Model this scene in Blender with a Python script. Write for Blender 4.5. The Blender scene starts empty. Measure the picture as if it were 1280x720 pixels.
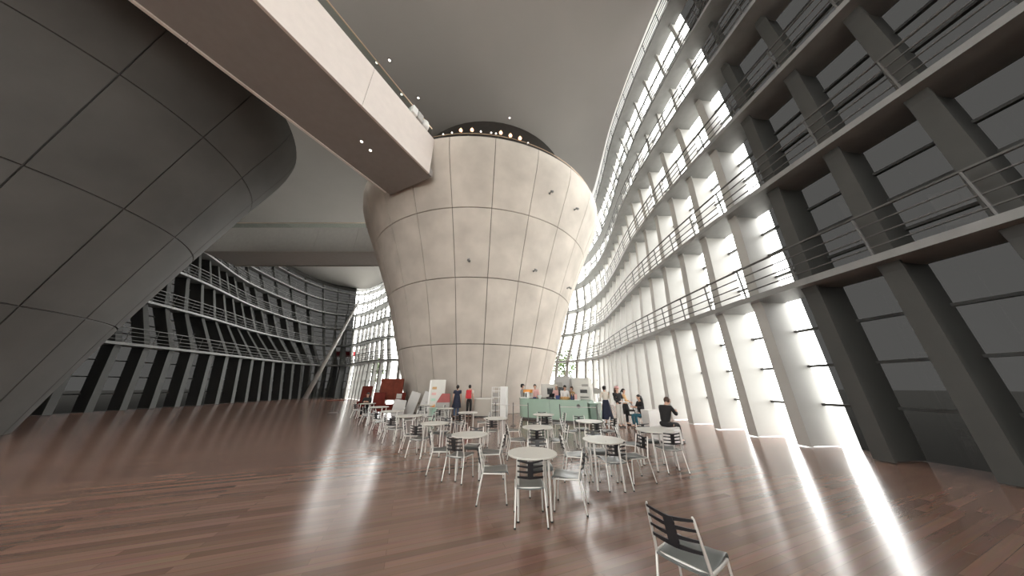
import bpy, bmesh, math, random
from mathutils import Vector, Matrix
from mathutils.geometry import tessellate_polygon
random.seed(7)
SC = bpy.context.scene
COL = SC.collection

# ------------------------------------------------------------------ camera, world, exposure
FPX, HC = 310.0, 1.63
PITCH = math.atan(122 / FPX)
cam = bpy.data.cameras.new('camera')
cam.sensor_width = 36.0
cam.lens = FPX / 1280 * 36.0
cam.clip_end = 600
camo = bpy.data.objects.new('camera', cam)
camo.location = (0, 0, HC)
camo.rotation_euler = (math.pi / 2 + PITCH, 0, 0)
COL.objects.link(camo)
SC.camera = camo
SC.view_settings.view_transform = 'Standard'
SC.view_settings.look = 'None'
SC.view_settings.gamma = 1.0
SC.view_settings.use_curve_mapping = False
SC.view_settings.exposure = 0.55
W = bpy.data.worlds.new('overcast_sky')
SC.world = W
W.use_nodes = True
SKY_STRENGTH = 6.2
W.node_tree.nodes['Background'].inputs[0].default_value = (1.0, 0.985, 0.965, 1)
W.node_tree.nodes['Background'].inputs[1].default_value = SKY_STRENGTH
SC.cycles.max_bounces = 10
SC.cycles.diffuse_bounces = 5
SC.cycles.glossy_bounces = 4
SC.cycles.transparent_max_bounces = 24
SC.cycles.caustics_reflective = False
SC.cycles.caustics_refractive = False
SC.cycles.sample_clamp_indirect = 6.0
SC.cycles.use_denoising = True

# the photograph's geometry: pixel -> point at a height
CP, SP = math.cos(PITCH), math.sin(PITCH)
def unp(x, y, Z):
    a = (x - 640) / FPX; b = (y - 360) / FPX
    r = Vector((a, CP + b * SP, SP - b * CP))
    return Vector((0, 0, HC)) + r * ((Z - HC) / r.z)

# ------------------------------------------------------------------ materials
def mat(name, col, rough=0.6, metal=0.0, noise=0.0, nscale=3.0, bump=0.0, bscale=40.0, spec=0.5, alt=None):
    m = bpy.data.materials.new(name); m.use_nodes = True
    nt = m.node_tree; b = nt.nodes['Principled BSDF']
    b.inputs['Roughness'].default_value = rough
    b.inputs['Metallic'].default_value = metal
    b.inputs['Specular IOR Level'].default_value = spec
    tc = nt.nodes.new('ShaderNodeTexCoord')
    n = nt.nodes.new('ShaderNodeTexNoise'); n.inputs['Scale'].default_value = nscale; n.inputs['Detail'].default_value = 5
    nt.links.new(tc.outputs['Object'], n.inputs['Vector'])
    r = nt.nodes.new('ShaderNodeValToRGB')
    lo = tuple(c * (1 - noise) for c in col); hi = alt or tuple(min(1, c * (1 + noise)) for c in col)
    r.color_ramp.elements[0].position = 0.3; r.color_ramp.elements[1].position = 0.7
    r.color_ramp.elements[0].color = (*lo, 1); r.color_ramp.elements[1].color = (*hi, 1)
    nt.links.new(n.outputs['Fac'], r.inputs['Fac'])
    nt.links.new(r.outputs['Color'], b.inputs['Base Color'])
    if bump:
        n2 = nt.nodes.new('ShaderNodeTexNoise'); n2.inputs['Scale'].default_value = bscale
        nt.links.new(tc.outputs['Object'], n2.inputs['Vector'])
        bp = nt.nodes.new('ShaderNodeBump'); bp.inputs['Strength'].default_value = bump; bp.inputs['Distance'].default_value = 0.02
        nt.links.new(n2.outputs['Fac'], bp.inputs['Height']); nt.links.new(bp.outputs['Normal'], b.inputs['Normal'])
    return m

def glass(name, col, gloss=0.06, rough=0.02):
    m = bpy.data.materials.new(name); m.use_nodes = True
    nt = m.node_tree; nt.nodes.clear()
    o = nt.nodes.new('ShaderNodeOutputMaterial'); t = nt.nodes.new('ShaderNodeBsdfTransparent')
    g = nt.nodes.new('ShaderNodeBsdfGlossy'); mx = nt.nodes.new('ShaderNodeMixShader')
    t.inputs[0].default_value = (*col, 1); g.inputs['Roughness'].default_value = rough
    mx.inputs[0].default_value = gloss
    nt.links.new(t.outputs[0], mx.inputs[1]); nt.links.new(g.outputs[0], mx.inputs[2]); nt.links.new(mx.outputs[0], o.inputs[0])
    return m

def frosted(name, v):
    m = bpy.data.materials.new(name); m.use_nodes = True
    nt = m.node_tree; nt.nodes.clear()
    o = nt.nodes.new('ShaderNodeOutputMaterial'); t = nt.nodes.new('ShaderNodeBsdfTranslucent'); d = nt.nodes.new('ShaderNodeBsdfDiffuse')
    a = nt.nodes.new('ShaderNodeAddShader')
    t.inputs[0].default_value = (v, v, v, 1); d.inputs[0].default_value = (0.5, 0.49, 0.47, 1)
    nt.links.new(t.outputs[0], a.inputs[0]); nt.links.new(d.outputs[0], a.inputs[1]); nt.links.new(a.outputs[0], o.inputs[0])
    return m

def emit(name, col, s):
    m = bpy.data.materials.new(name); m.use_nodes = True
    b = m.node_tree.nodes['Principled BSDF']
    b.inputs['Base Color'].default_value = (*col, 1)
    b.inputs['Emission Color'].default_value = (*col, 1); b.inputs['Emission Strength'].default_value = s
    return m

def wood_floor():
    m = bpy.data.materials.new('plank_floor'); m.use_nodes = True
    nt = m.node_tree; b = nt.nodes['Principled BSDF']; L = nt.links
    tc = nt.nodes.new('ShaderNodeTexCoord'); mp = nt.nodes.new('ShaderNodeMapping')
    mp.inputs['Rotation'].default_value = (0, 0, math.radians(-21))
    L.new(tc.outputs['Object'], mp.inputs['Vector'])
    br = nt.nodes.new('ShaderNodeTexBrick')
    br.offset = 0.37; br.inputs['Scale'].default_value = 1.0
    br.inputs['Brick Width'].default_value = 1.9; br.inputs['Row Height'].default_value = 0.11
    br.inputs['Mortar Size'].default_value = 0.003
    br.inputs['Color1'].default_value = (0.17, 0.098, 0.073, 1); br.inputs['Color2'].default_value = (0.27, 0.155, 0.115, 1)
    br.inputs['Mortar'].default_value = (0.155, 0.09, 0.066, 1)
    L.new(mp.outputs[0], br.inputs['Vector'])
    mp2 = nt.nodes.new('ShaderNodeMapping'); mp2.inputs['Scale'].default_value = (0.8, 14, 1)
    L.new(mp.outputs[0], mp2.inputs['Vector'])
    n = nt.nodes.new('ShaderNodeTexNoise'); n.inputs['Scale'].default_value = 2.0; n.inputs['Detail'].default_value = 6
    L.new(mp2.outputs[0], n.inputs['Vector'])
    mx = nt.nodes.new('ShaderNodeMix'); mx.data_type = 'RGBA'; mx.blend_type = 'OVERLAY'; mx.inputs[0].default_value = 0.22
    L.new(br.outputs['Color'], mx.inputs[6]); L.new(n.outputs['Color'], mx.inputs[7])
    hs = nt.nodes.new('ShaderNodeHueSaturation'); hs.inputs['Saturation'].default_value = 0.95
    L.new(mx.outputs[2], hs.inputs['Color']); L.new(hs.outputs[0], b.inputs['Base Color'])
    rr = nt.nodes.new('ShaderNodeMapRange'); rr.inputs[3].default_value = 0.13; rr.inputs[4].default_value = 0.24
    L.new(n.outputs['Fac'], rr.inputs[0]); L.new(rr.outputs[0], b.inputs['Roughness'])
    b.inputs['Specular IOR Level'].default_value = 0.6
    bp = nt.nodes.new('ShaderNodeBump'); bp.inputs['Strength'].default_value = 0.05; bp.inputs['Distance'].default_value = 0.002
    L.new(br.outputs['Fac'], bp.inputs['Height']); bp.invert = True; L.new(bp.outputs[0], b.inputs['Normal'])
    return m

M = dict(
    concrete=mat('pale_concrete', (0.59, 0.535, 0.475), 0.75, noise=0.16, nscale=0.6, bump=0.15, bscale=6, alt=(0.66, 0.60, 0.535)),
    conc_dim=mat('concrete_painted_dim', (0.06, 0.055, 0.05), 0.8, noise=0.18, nscale=0.5),  # same concrete as the main cone, side dimness painted into the colour
    joint=mat('joint_shadow_gap', (0.12, 0.105, 0.09), 0.9),
    ceil=mat('grey_ceiling_paint', (0.43, 0.41, 0.39), 0.8, noise=0.04, nscale=0.2),
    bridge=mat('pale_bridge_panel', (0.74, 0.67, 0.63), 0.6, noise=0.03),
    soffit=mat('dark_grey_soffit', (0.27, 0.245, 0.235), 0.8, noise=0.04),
    core=mat('dark_core_wall', (0.03, 0.025, 0.022), 0.5, noise=0.2),
    floor=wood_floor(),
    fin=mat('white_painted_fin', (0.40, 0.39, 0.37), 0.5, noise=0.02),
    fin_dim=mat('fin_painted_dim', (0.05, 0.05, 0.047), 0.6, noise=0.05),  # shaded copy of the fin paint, dimness of the side bays in colour
    deck=mat('grey_steel_deck', (0.23, 0.23, 0.226), 0.5, noise=0.08),
    steel=mat('grey_steel', (0.10, 0.098, 0.095), 0.45, 0.2, noise=0.05),
    glass=glass('clear_glass', (0.93, 0.95, 0.94)),
    glass_dim=glass('glass_painted_dim', (0.009, 0.009, 0.0088), 0.012),  # clear panes turned nearly black, side dimness painted into the glass
    glass_fill=glass('rear_fill_glass', (0.66, 0.66, 0.65), 0.03),  # transmission sets the frontal fill from the added rear glazing
    frost=frosted('frosted_white_glass', 0.2),
    rail_glass=glass('balustrade_glass', (0.86, 0.9, 0.88), 0.08),
    brass=mat('brass_handrail', (0.75, 0.58, 0.42), 0.3, 0.7),
    paving=mat('pale_paving', (0.5, 0.49, 0.46), 0.8, noise=0.1),
    plaster=mat('pale_plaster', (0.6, 0.57, 0.54), 0.8, noise=0.03),
    leaf=mat('tree_leaves', (0.10, 0.16, 0.04), 0.6, noise=0.4, nscale=1.5),
    bark=mat('tree_bark', (0.12, 0.09, 0.06), 0.9, noise=0.3),
    table=mat('light_grey_laminate', (0.62, 0.60, 0.555), 0.45, noise=0.04, nscale=60),
    alu=mat('satin_aluminium', (0.72, 0.70, 0.67), 0.36, 0.55, noise=0.03),
    seat=mat('grey_plastic_seat', (0.095, 0.102, 0.10), 0.28, noise=0.04, nscale=20, spec=0.7),
    slat=mat('black_plastic_slats', (0.012, 0.012, 0.014), 0.4),
    rubber=mat('black_rubber', (0.02, 0.02, 0.02), 0.8),
    green=mat('pale_green_glass_panel', (0.38, 0.51, 0.42), 0.18, noise=0.03),
    greendark=mat('green_glass_return', (0.20, 0.28, 0.23), 0.25, noise=0.05),
    white=mat('white_lacquer', (0.80, 0.79, 0.77), 0.4, noise=0.02),
    offwhite=mat('off_white_board', (0.66, 0.645, 0.60), 0.6, noise=0.03),
    beige=mat('beige_laminate', (0.46, 0.42, 0.37), 0.55, noise=0.03),
    grey=mat('mid_grey_panel', (0.36, 0.345, 0.32), 0.5, noise=0.05),
    lgrey=mat('light_grey_panel', (0.50, 0.485, 0.47), 0.5, noise=0.04),
    black=mat('black_gloss', (0.012, 0.012, 0.014), 0.25),
    redbrown=mat('red_brown_wood', (0.15, 0.035, 0.02), 0.7, noise=0.2, nscale=4, spec=0.15),
    maroon=mat('dark_red_leather', (0.12, 0.02, 0.014), 0.7, noise=0.15, spec=0.15),
    orange=mat('orange_card', (0.85, 0.36, 0.08), 0.5, noise=0.1),
    red=mat('red_cloth', (0.55, 0.035, 0.045), 0.7, noise=0.1),
    dustyred=mat('dusty_red_card', (0.33, 0.09, 0.085), 0.7, noise=0.1),
    pink=mat('pink_card', (0.75, 0.45, 0.42), 0.6, noise=0.1),
    tan=mat('baked_tan', (0.55, 0.34, 0.16), 0.7, noise=0.25, nscale=20),
    blue=mat('dark_blue', (0.03, 0.05, 0.16), 0.5),
    skin=mat('skin', (0.60, 0.36, 0.26), 0.55, noise=0.05),
    hair=mat('black_hair', (0.012, 0.010, 0.009), 0.5),
    hair_brown=mat('brown_hair', (0.06, 0.03, 0.018), 0.5),
    navy=mat('navy_cloth', (0.018, 0.022, 0.045), 0.85, noise=0.2, nscale=8),
    denim=mat('denim', (0.06, 0.10, 0.18), 0.85, noise=0.2),
    blackcloth=mat('black_cloth', (0.015, 0.014, 0.015), 0.85, noise=0.2),
    cream=mat('cream_cloth', (0.66, 0.60, 0.52), 0.85, noise=0.05),
    teal=mat('teal_cloth', (0.02, 0.10, 0.14), 0.85, noise=0.1),
    whitecloth=mat('white_cloth', (0.75, 0.72, 0.70), 0.85, noise=0.04),
    pinkcloth=mat('pink_cloth', (0.70, 0.42, 0.40), 0.85, noise=0.1),
    bulb=emit('warm_bulb', (1.0, 0.58, 0.34), 1.8),
    spot=emit('downlight_glow', (1.0, 0.93, 0.85), 1.6),
    mint=mat('mint_green_card', (0.45, 0.66, 0.54), 0.5),
)

# ------------------------------------------------------------------ mesh helpers
class MB:
    def __init__(s): s.v = []; s.f = []
    def add(s, vs, fs):
        o = len(s.v); s.v += [tuple(v) for v in vs]; s.f += [tuple(i + o for i in f) for f in fs]; return s
    def box(s, c, d, rz=0.0, mtx=None):
        vs = [Vector((x * d[0] / 2, y * d[1] / 2, z * d[2] / 2)) for z in (-1, 1) for y in (-1, 1) for x in (-1, 1)]
        R = mtx or Matrix.Rotation(rz, 3, 'Z')
        vs = [R @ v + Vector(c) for v in vs]
        return s.add(vs, [(0, 2, 3, 1), (4, 5, 7, 6), (0, 1, 5, 4), (2, 6, 7, 3), (0, 4, 6, 2), (1, 3, 7, 5)])
    def rbox(s, c, d, r=0.02, rz=0.0, mtx=None, n=3):
        # box with rounded vertical edges and a chamfered rim
        pts = []
        hx, hy = d[0] / 2, d[1] / 2
        def outline(ins):
            o = []
            for cx, cy, a0 in ((hx - r, hy - r, 0), (-hx + r, hy - r, 90), (-hx + r, -hy + r, 180), (hx - r, -hy + r, 270)):
                for k in range(n + 1):
                    a = math.radians(a0 + 90 * k / n)
                    o.append(((cx + (r - ins) * math.cos(a)), (cy + (r - ins) * math.sin(a))))
            return o
        ch = min(r * 0.5, d[2] / 4)
        rings = [(-d[2] / 2, ch), (-d[2] / 2 + ch, 0), (d[2] / 2 - ch, 0), (d[2] / 2, ch)]
        R = mtx or Matrix.Rotation(rz, 3, 'Z')
        L = [[R @ Vector((x, y, z)) + Vector(c) for x, y in outline(i)] for z, i in rings]
        return s.loft(L, True, True)
    def loft(s, rings, closed=True, caps=True):
        n = len(rings[0]); vs = [v for r in rings for v in r]; fs = []
        for i in range(len(rings) - 1):
            for j in range(n if closed else n - 1):
                k = (j + 1) % n
                fs.append((i * n + j, i * n + k, (i + 1) * n + k, (i + 1) * n + j))
        if caps and closed:
            fs.append(tuple(range(n - 1, -1, -1))); fs.append(tuple((len(rings) - 1) * n + j for j in range(n)))
        return s.add(vs, fs)
    def tube(s, pts, r, n=6, caps=True, flat=None):
        pts = [Vector(p) for p in pts]; rs = r if isinstance(r, (list, tuple)) else [r] * len(pts)
        rings = []
        for i, p in enumerate(pts):
            t = (pts[min(i + 1, len(pts) - 1)] - pts[max(i - 1, 0)])
            t = t.normalized() if t.length > 1e-9 else Vector((0, 0, 1))
            up = Vector((0, 0, 1)) if abs(t.z) < 0.9 else Vector((1, 0, 0))
            a = t.cross(up).normalized(); b = a.cross(t).normalized()
            rings.append([p + (a * math.cos(2 * math.pi * k / n) + b * math.sin(2 * math.pi * k / n) * (flat or 1)) * rs[i] for k in range(n)])
        return s.loft(rings, True, caps)
    def lathe(s, prof, c=(0, 0, 0), n=24, sx=1, sy=1, caps=True):
        rings = [[Vector((c[0] + r * sx * math.cos(2 * math.pi * k / n), c[1] + r * sy * math.sin(2 * math.pi * k / n), c[2] + z)) for k in range(n)] for r, z in prof]
        return s.loft(rings, True, caps)
    def ball(s, c, r, n=10, m=7):
        rx, ry, rz = r if isinstance(r, (tuple, list)) else (r, r, r)
        rings = []
        for i in range(m + 1):
            ph = -math.pi / 2 + math.pi * (0.04 + 0.92 * i / m)
            rings.append([Vector((c[0] + rx * math.cos(ph) * math.cos(2 * math.pi * k / n), c[1] + ry * math.cos(ph) * math.sin(2 * math.pi * k / n), c[2] + rz * math.sin(ph))) for k in range(n)])
        return s.loft(rings, True, True)
    def mesh(s, name):
        me = bpy.data.meshes.new(name); me.from_pydata(s.v, [], s.f)
        bm = bmesh.new(); bm.from_mesh(me); bmesh.ops.recalc_face_normals(bm, faces=bm.faces); bm.to_mesh(me); bm.free()
        return me
    def build(s, name, m, parent=None, smooth=False, loc=None, rz=None):
        me = s.mesh(name); me.materials.append(m)
        if smooth:
            for p in me.polygons: p.use_smooth = True
        o = bpy.data.objects.new(name, me); COL.objects.link(o)
        if parent: o.parent = parent
        if loc is not None: o.location = loc
        if rz is not None: o.rotation_euler = (0, 0, rz)
        return o

def shade(o, ang=40):
    me = o.data
    for p in me.polygons: p.use_smooth = True
    bm = bmesh.new(); bm.from_mesh(me)
    for e in bm.edges:
        if len(e.link_faces) == 2 and e.calc_face_angle(0) > math.radians(ang): e.smooth = False
    bm.to_mesh(me); bm.free()
    return o

def tag(o, label=None, cat=None, group=None, kind=None):
    if label: o['label'] = label
    if cat: o['category'] = cat
    if group: o['group'] = group
    if kind: o['kind'] = kind
    return o

def thing(name, label, cat, loc=(0, 0, 0), rz=0.0, group=None):
    o = bpy.data.objects.new(name, None); COL.objects.link(o)
    o.location = loc; o.rotation_euler = (0, 0, rz); o.empty_display_size = 0.2
    return tag(o, label, cat, group)

KIDS = {}
def kids(o): return [c for c in COL.objects if c.parent == o]
def tree_of(o): return (o, [tree_of(c) for c in kids(o)])
def dup(tr, parent=None):
    o, ch = tr
    c = o.copy(); COL.objects.link(c)
    if parent: c.parent = parent
    for t in ch: dup(t, c)
    return c

# ------------------------------------------------------------------ the curved glass facade
LV = [0.0, 4.4, 8.0, 11.6, 15.2, 18.8, 22.4, 25.0]
PR_R = [-0.35, 0.0, 0.65, 1.15, 1.2, 1.45, 1.0, 0.45]
PR_L = [-0.3, 0.0, 1.0, 1.6, 2.2, 2.8, 3.4, 3.8]
# plan position on the first catwalk, outward lean vector, blend right/left profile
ST = [((12.0, -17), (0.4, 0), 0), ((12.0, -10), (0.4, 0), 0), ((11.2, -4), (0.4, 0), 0), ((10.4, 2), (0.5, 0), 0),
      ((9.75, 7), (0.5, 0), 0), ((9.5, 11), (0.5, 0), 0), ((9.45, 14.5), (0.6, 0), 0), ((9.5, 17.2), (0.8, 0), 0),
      ((9.8, 20.5), (1.0, 0), 0), ((10.25, 25), (1.05, 0), 0), ((9.95, 28.2), (1.3, 0.5), 0), ((9.0, 31), (1.8, 1.2), 0),
      ((7.2, 32.9), (2.3, 1.9), 0), ((4.7, 33.5), (2.2, 2.6), 0), ((0, 33.9), (1.0, 3), 0), ((-5, 32.8), (-0.5, 3), 0.3),
      ((-10, 31.2), (-2, 4), 0.7), ((-14, 31), (-3, 5), 1), ((-18.4, 34), (-3.6, 6), 1), ((-24, 39), (-4.2, 5.6), 1),
      ((-29, 39), (-4.6, 3.5), 1), ((-30, 32), (-4, 0.5), 1), ((-29, 22), (-2.5, 0), 1), ((-29, 10), (-1.5, 0), 1),
      ((-30, -3), (-1, 0), 1), ((-30, -17), (-1, 0), 1)]
NS = len(ST)
def st_pt(i, z):
    i = max(0, min(NS - 1, i))
    p, v, t = ST[i]
    k = 0
    while k < len(LV) - 2 and z > LV[k + 1]: k += 1
    f = (z - LV[k]) / (LV[k + 1] - LV[k])
    f = max(0, min(1, f))
    def pr(P): return P[k] + (P[k + 1] - P[k]) * f
    w = pr(PR_R) * (1 - t) + pr(PR_L) * t
    return Vector((p[0] + v[0] * w, p[1] + v[1] * w))
def S(u, z):
    u = max(0.0, min(NS - 1.0001, u)); i = int(u); t = u - i
    p0, p1, p2, p3 = (st_pt(i + k, z) for k in (-1, 0, 1, 2))
    return 0.5 * ((2 * p1) + (p2 - p0) * t + (2 * p0 - 5 * p1 + 4 * p2 - p3) * t * t + (3 * p1 - p0 - 3 * p2 + p3) * t ** 3)
def inward(u, z):
    d = S(u + 0.02, z) - S(u - 0.02, z)
    return Vector((-d.y, d.x)).normalized()
# arc length table on the first level
AU = [0.0]; AS = [0.0]
uu = 0.0; last = S(0, 4.4)
while uu < NS - 1 - 1e-6:
    uu = min(uu + 0.02, NS - 1); q = S(uu, 4.4); AS.append(AS[-1] + (q - last).length); AU.append(uu); last = q
def u_at(s):
    lo, hi = 0, len(AS) - 1
    while hi - lo > 1:
        m_ = (lo + hi) // 2
        if AS[m_] <= s: lo = m_
        else: hi = m_
    f = (s - AS[lo]) / max(1e-9, AS[hi] - AS[lo]); return AU[lo] + (AU[hi] - AU[lo]) * f
STEP = 1.5
FIN_U = [u_at(k * STEP) for k in range(int(AS[-1] / STEP) + 1)]
FINE_U = [u_at(k * 0.75) for k in range(int(AS[-1] / 0.75) + 1)] + [NS - 1.0]
ZS = []
for k in range(7):
    for j in range(4): ZS.append(LV[k] + (LV[k + 1] - LV[k]) * j / 4)
ZS.append(25.0)
U_R0, U_R1, U_L0, U_L1 = 1.9, 4.2, 19.05, 23.6      # right and left bays, dimness put into glass and fin colour

def strip(us, zs, off=0.0):
    b = MB(); vs = []
    for u in us:
        for z in zs:
            p = S(u, z) + inward(u, z) * off; vs.append((p.x, p.y, z))
    n = len(zs); fs = [(i * n + j, (i + 1) * n + j, (i + 1) * n + j + 1, i * n + j + 1) for i in range(len(us) - 1) for j in range(n - 1)]
    return b.add(vs, fs)
def span(a, b_): return [a] + [u for u in FINE_U if a + 1e-4 < u < b_ - 1e-4] + [b_]

def structure(o): o['kind'] = 'structure'; return o
secs = [(0.0, U_R0, 'glass', False), (U_R0, U_R1, 'glass_dim', True), (U_R1, U_L0, 'glass', False),
        (U_L0, U_L1, 'glass_dim', True), (U_L1, NS - 1.0, 'glass', False)]
def fin_mesh(u):
    b = MB(); zs = []
    fm = 1.0 if u < 8.5 or u > 19 else 0.42 if u >= 16 else (0.5 if u < 16 else 0.7) if u > 10.5 else 1.0 - 0.25 * (u - 8.5)
    for k in range(7):
        a, c = LV[k], LV[k + 1]
        d0 = (1.05, 1.05, 1.0, 0.75, 0.4, 0.35, 0.35)[k] * fm
        if k == 6: c = 23.76
        zs += [(a + 0.02, d0), ((a + c) / 2, d0), (c - 0.3, d0), (c - 0.02, d0 + (0.06 if k < 6 else 0))]
    web, fl = [], []
    for z, d in zs:
        p = S(u, z); n = inward(u, z); t = Vector((n.y, -n.x))
        def q(o, w): r = p + n * o + t * w; return Vector((r.x, r.y, z))
        web.append([q(0.02, -0.06), q(d, -0.06), q(d, 0.06), q(0.02, 0.06)])
        hw = 0.17 if z < 15 else 0.09
        fl.append([q(d - 0.04, -hw), q(d + 0.03, -hw), q(d + 0.03, hw), q(d - 0.04, hw)])
    b.loft(web); b.loft(fl); return b
for k, (a, c, g, dark) in enumerate(secs):
    us = span(a, c)
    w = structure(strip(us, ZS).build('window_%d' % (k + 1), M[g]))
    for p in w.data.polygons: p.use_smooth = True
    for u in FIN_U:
        if a <= u < c: fin_mesh(u).build('mullion', M['fin_dim' if dark else 'fin'], w)
    for L in range(7):
        for j in range(1, 4):
            z = LV[L] + (LV[L + 1] - LV[L]) * j / 4
            t = MB(); rings = []
            for u in us:
                p = S(u, z); n = inward(u, z)
                rings.append([Vector((p.x + n.x * o, p.y + n.y * o, z + h)) for o, h in ((0.02, -0.035), (0.14, -0.035), (0.14, 0.035), (0.02, 0.035))])
            t.loft(rings).build('transom', M['fin_dim' if dark else 'steel'], w)
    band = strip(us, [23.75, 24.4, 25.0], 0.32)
    band.build('head_panel', M['fin_dim' if dark else 'frost'], w)

ORD = ['lowest', 'second lowest', 'third lowest', 'third highest', 'second highest', 'topmost']
for L in range(1, 7):
    z = LV[L]
    cw = thing('catwalk', '%s grey steel maintenance catwalk with railing sweeping along the curved glass wall' % ORD[L - 1], 'walkway', (0, 0, z), group='catwalks on the glass wall')
    us = FINE_U
    def path(o, h): return [Vector((*(S(u, z) + inward(u, z) * o), h)) for u in us]
    dk = MB(); A, B = path(0.1, 0), path(1.45 if L < 5 else 1.1, 0)
    dk.loft([[a + Vector((0, 0, -0.09)), b_ + Vector((0, 0, -0.09)), b_ + Vector((0, 0, 0.09)), a + Vector((0, 0, 0.09))] for a, b_ in zip(A, B)])
    dk.build('deck', M['deck'], cw)
    for h, r in ((1.12, 0.036), (0.83, 0.022), (0.55, 0.022), (0.28, 0.022)):
        MB().tube(path(1.4 if L < 5 else 1.05, h), r, 5).build('handrail' if r > 0.03 else 'rail', M['steel'], cw)
    pm_ = MB().tube([(0, 0, 0.05), (0, 0, 1.12)], 0.028, 5).mesh('railing_post'); pm_.materials.append(M['steel'])
    for u in FIN_U:
        p = S(u, z) + inward(u, z) * (1.4 if L < 5 else 1.05)
        po = bpy.data.objects.new('railing_post', pm_); COL.objects.link(po); po.parent = cw; po.location = (p.x, p.y, 0)

# floor, ceiling, outside ground, back wall
def poly(name, pts, z, m):
    me = bpy.data.meshes.new(name)
    tris = tessellate_polygon([[Vector((p[0], p[1], 0)) for p in pts]])
    me.from_pydata([(p[0], p[1], z) for p in pts], [], [tuple(t) for t in tris])
    bm = bmesh.new(); bm.from_mesh(me); bmesh.ops.recalc_face_normals(bm, faces=bm.faces); bm.to_mesh(me); bm.free()
    me.materials.append(m); o = bpy.data.objects.new(name, me); COL.objects.link(o); return structure(o)
base = [S(u, 0.0) for u in FINE_U]; top = [S(u, 25.0) - inward(u, 25.0) * 0.15 for u in FINE_U]
poly('floor', base, 0.0, M['floor'])
poly('ceiling', top, 25.0, M['ceil'])
poly('ground', [(-160, -120), (160, -120), (160, 200), (-160, 200)], -0.12, M['paving'])
wb = structure(MB().box((-9, -17.2, 0.6), (46, 0.3, 1.2)).build('wall_back', M['plaster']))
MB().box((-9, -17.2, 24.5), (46, 0.3, 1.0)).build('head_panel', M['plaster'], wb)
wk = structure(MB().box((-9, -17.2, 12.6), (46, 0.02, 22.8)).build('window_6', M['glass_fill']))  # unseen glazing added behind the camera for frontal light on the cone
for k in range(16): MB().box((-31.5 + 3 * k, -17.1, 12.6), (0.12, 0.3, 22.8)).build('mullion', M['fin'], wk)
for k in range(5): MB().box((-9, -17.1, 4.8 + 3.8 * k), (46, 0.2, 0.1)).build('transom', M['steel'], wk)

# ------------------------------------------------------------------ the concrete cones
def cone_mesh(C, prof, rings, nseam, phase, gap=0.035, depth=0.05, sub=5, cap=True):
    """inverted cone of concrete panels with open joints; prof(z)->radius"""
    b = MB(); zt = rings[-1]
    zs = []
    for a, c in zip(rings[:-1], rings[1:]):
        lo = a + (gap / 2 if a > 0 else 0); hi = c - (gap / 2 if c < zt else 0)
        n = 6
        zs.append([(lo, 1)] + [(lo + 0.012, 0)] + [(lo + (hi - lo) * j / n, 0) for j in range(1, n)] + [(hi - 0.012, 0), (hi, 1)])
    ths = []
    for k in range(nseam):
        t0 = math.radians(phase + 360 / nseam * k); t1 = math.radians(phase + 360 / nseam * (k + 1))
        ths.append((t0, t1))
    seams = MB()
    def P(z, th, dr, dth=0):
        r = prof(z); a = th + dth / r
        return Vector((C[0] + (r - dr) * math.sin(a), C[1] + (r - dr) * math.cos(a), z))
    for zr in zs:
        for t0, t1 in ths:
            rows = []
            for z, e in zr:
                row = []
                row.append(P(z, t0, depth, gap / 2))
                row.append(P(z, t0, depth * e, gap / 2 + 0.004))
                for j in range(1, sub): row.append(P(z, t0 + (t1 - t0) * j / sub, depth * e))
                row.append(P(z, t1, depth * e, -gap / 2 - 0.004))
                row.append(P(z, t1, depth, -gap / 2))
                rows.append(row)
            b.loft(rows, False, False)
    back = MB(); n = nseam * 4
    zz = [0.0] + [rings[-1] * j / 30 for j in range(1, 31)]
    back.lathe([(prof(z) - depth, z) for z in zz], (C[0], C[1], 0), n, caps=False)
    return b, back
def interp(tab):
    def f(z):
        for (a, ra), (c, rc), i in zip(tab[:-1], tab[1:], range(len(tab))):
            if z <= c or i == len(tab) - 2:
                # smooth cubic between samples
                j0 = max(0, i - 1); j3 = min(len(tab) - 1, i + 2)
                m0 = (rc - tab[j0][1]) / (c - tab[j0][0]); m1 = (tab[j3][1] - ra) / (tab[j3][0] - a)
                h = c - a; t = (z - a) / h
                return (2*t**3 - 3*t**2 + 1)*ra + (t**3 - 2*t**2 + t)*h*m0 + (-2*t**3 + 3*t**2)*rc + (t**3 - t**2)*h*m1
    return f
C1 = (-2.757, 21.83)
prof1 = interp([(0, 5.3), (1.5, 5.72), (4, 6.5), (7.9, 7.75), (11.9, 9.4), (14.2, 10.45), (15.2, 10.85), (16, 11.0)])
cone = thing('concrete_cone', 'huge pale concrete inverted cone with panel seams rising behind the cafe tables', 'building', (C1[0], C1[1], 0))
b, back = cone_mesh((0, 0), prof1, [0, 4.0, 7.9, 11.9, 16.0], 24, 7.2 + 180 - 7.2 - 7.2 + 13.0)
shade(b.build('concrete_panels', M['concrete'], cone), 25)
back.build('joint_backing', M['joint'], cone, True)
MB().lathe([(10.98, 15.98), (10.98, 16.03), (10.4, 16.03), (10.4, 15.45), (0.1, 15.4)], (0, 0, 0), 96, caps=False).build('upper_floor', M['soffit'], cone)
cr = MB(); nn = 96
for h, r in ((0.42, 0.03),):
    cr.tube([(10.85 * math.sin(2 * math.pi * k / nn), 10.85 * math.cos(2 * math.pi * k / nn), 16.0 + h) for k in range(nn + 1)], r, 5)
cr.build('rim_handrail', M['brass'], cone)
for k in range(36):
    a = 2 * math.pi * k / 36
    MB().tube([(10.85 * math.sin(a), 10.85 * math.cos(a), 16.0), (10.85 * math.sin(a), 10.85 * math.cos(a), 16.42)], 0.02, 5).build('rim_post', M['steel'], cone)
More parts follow.
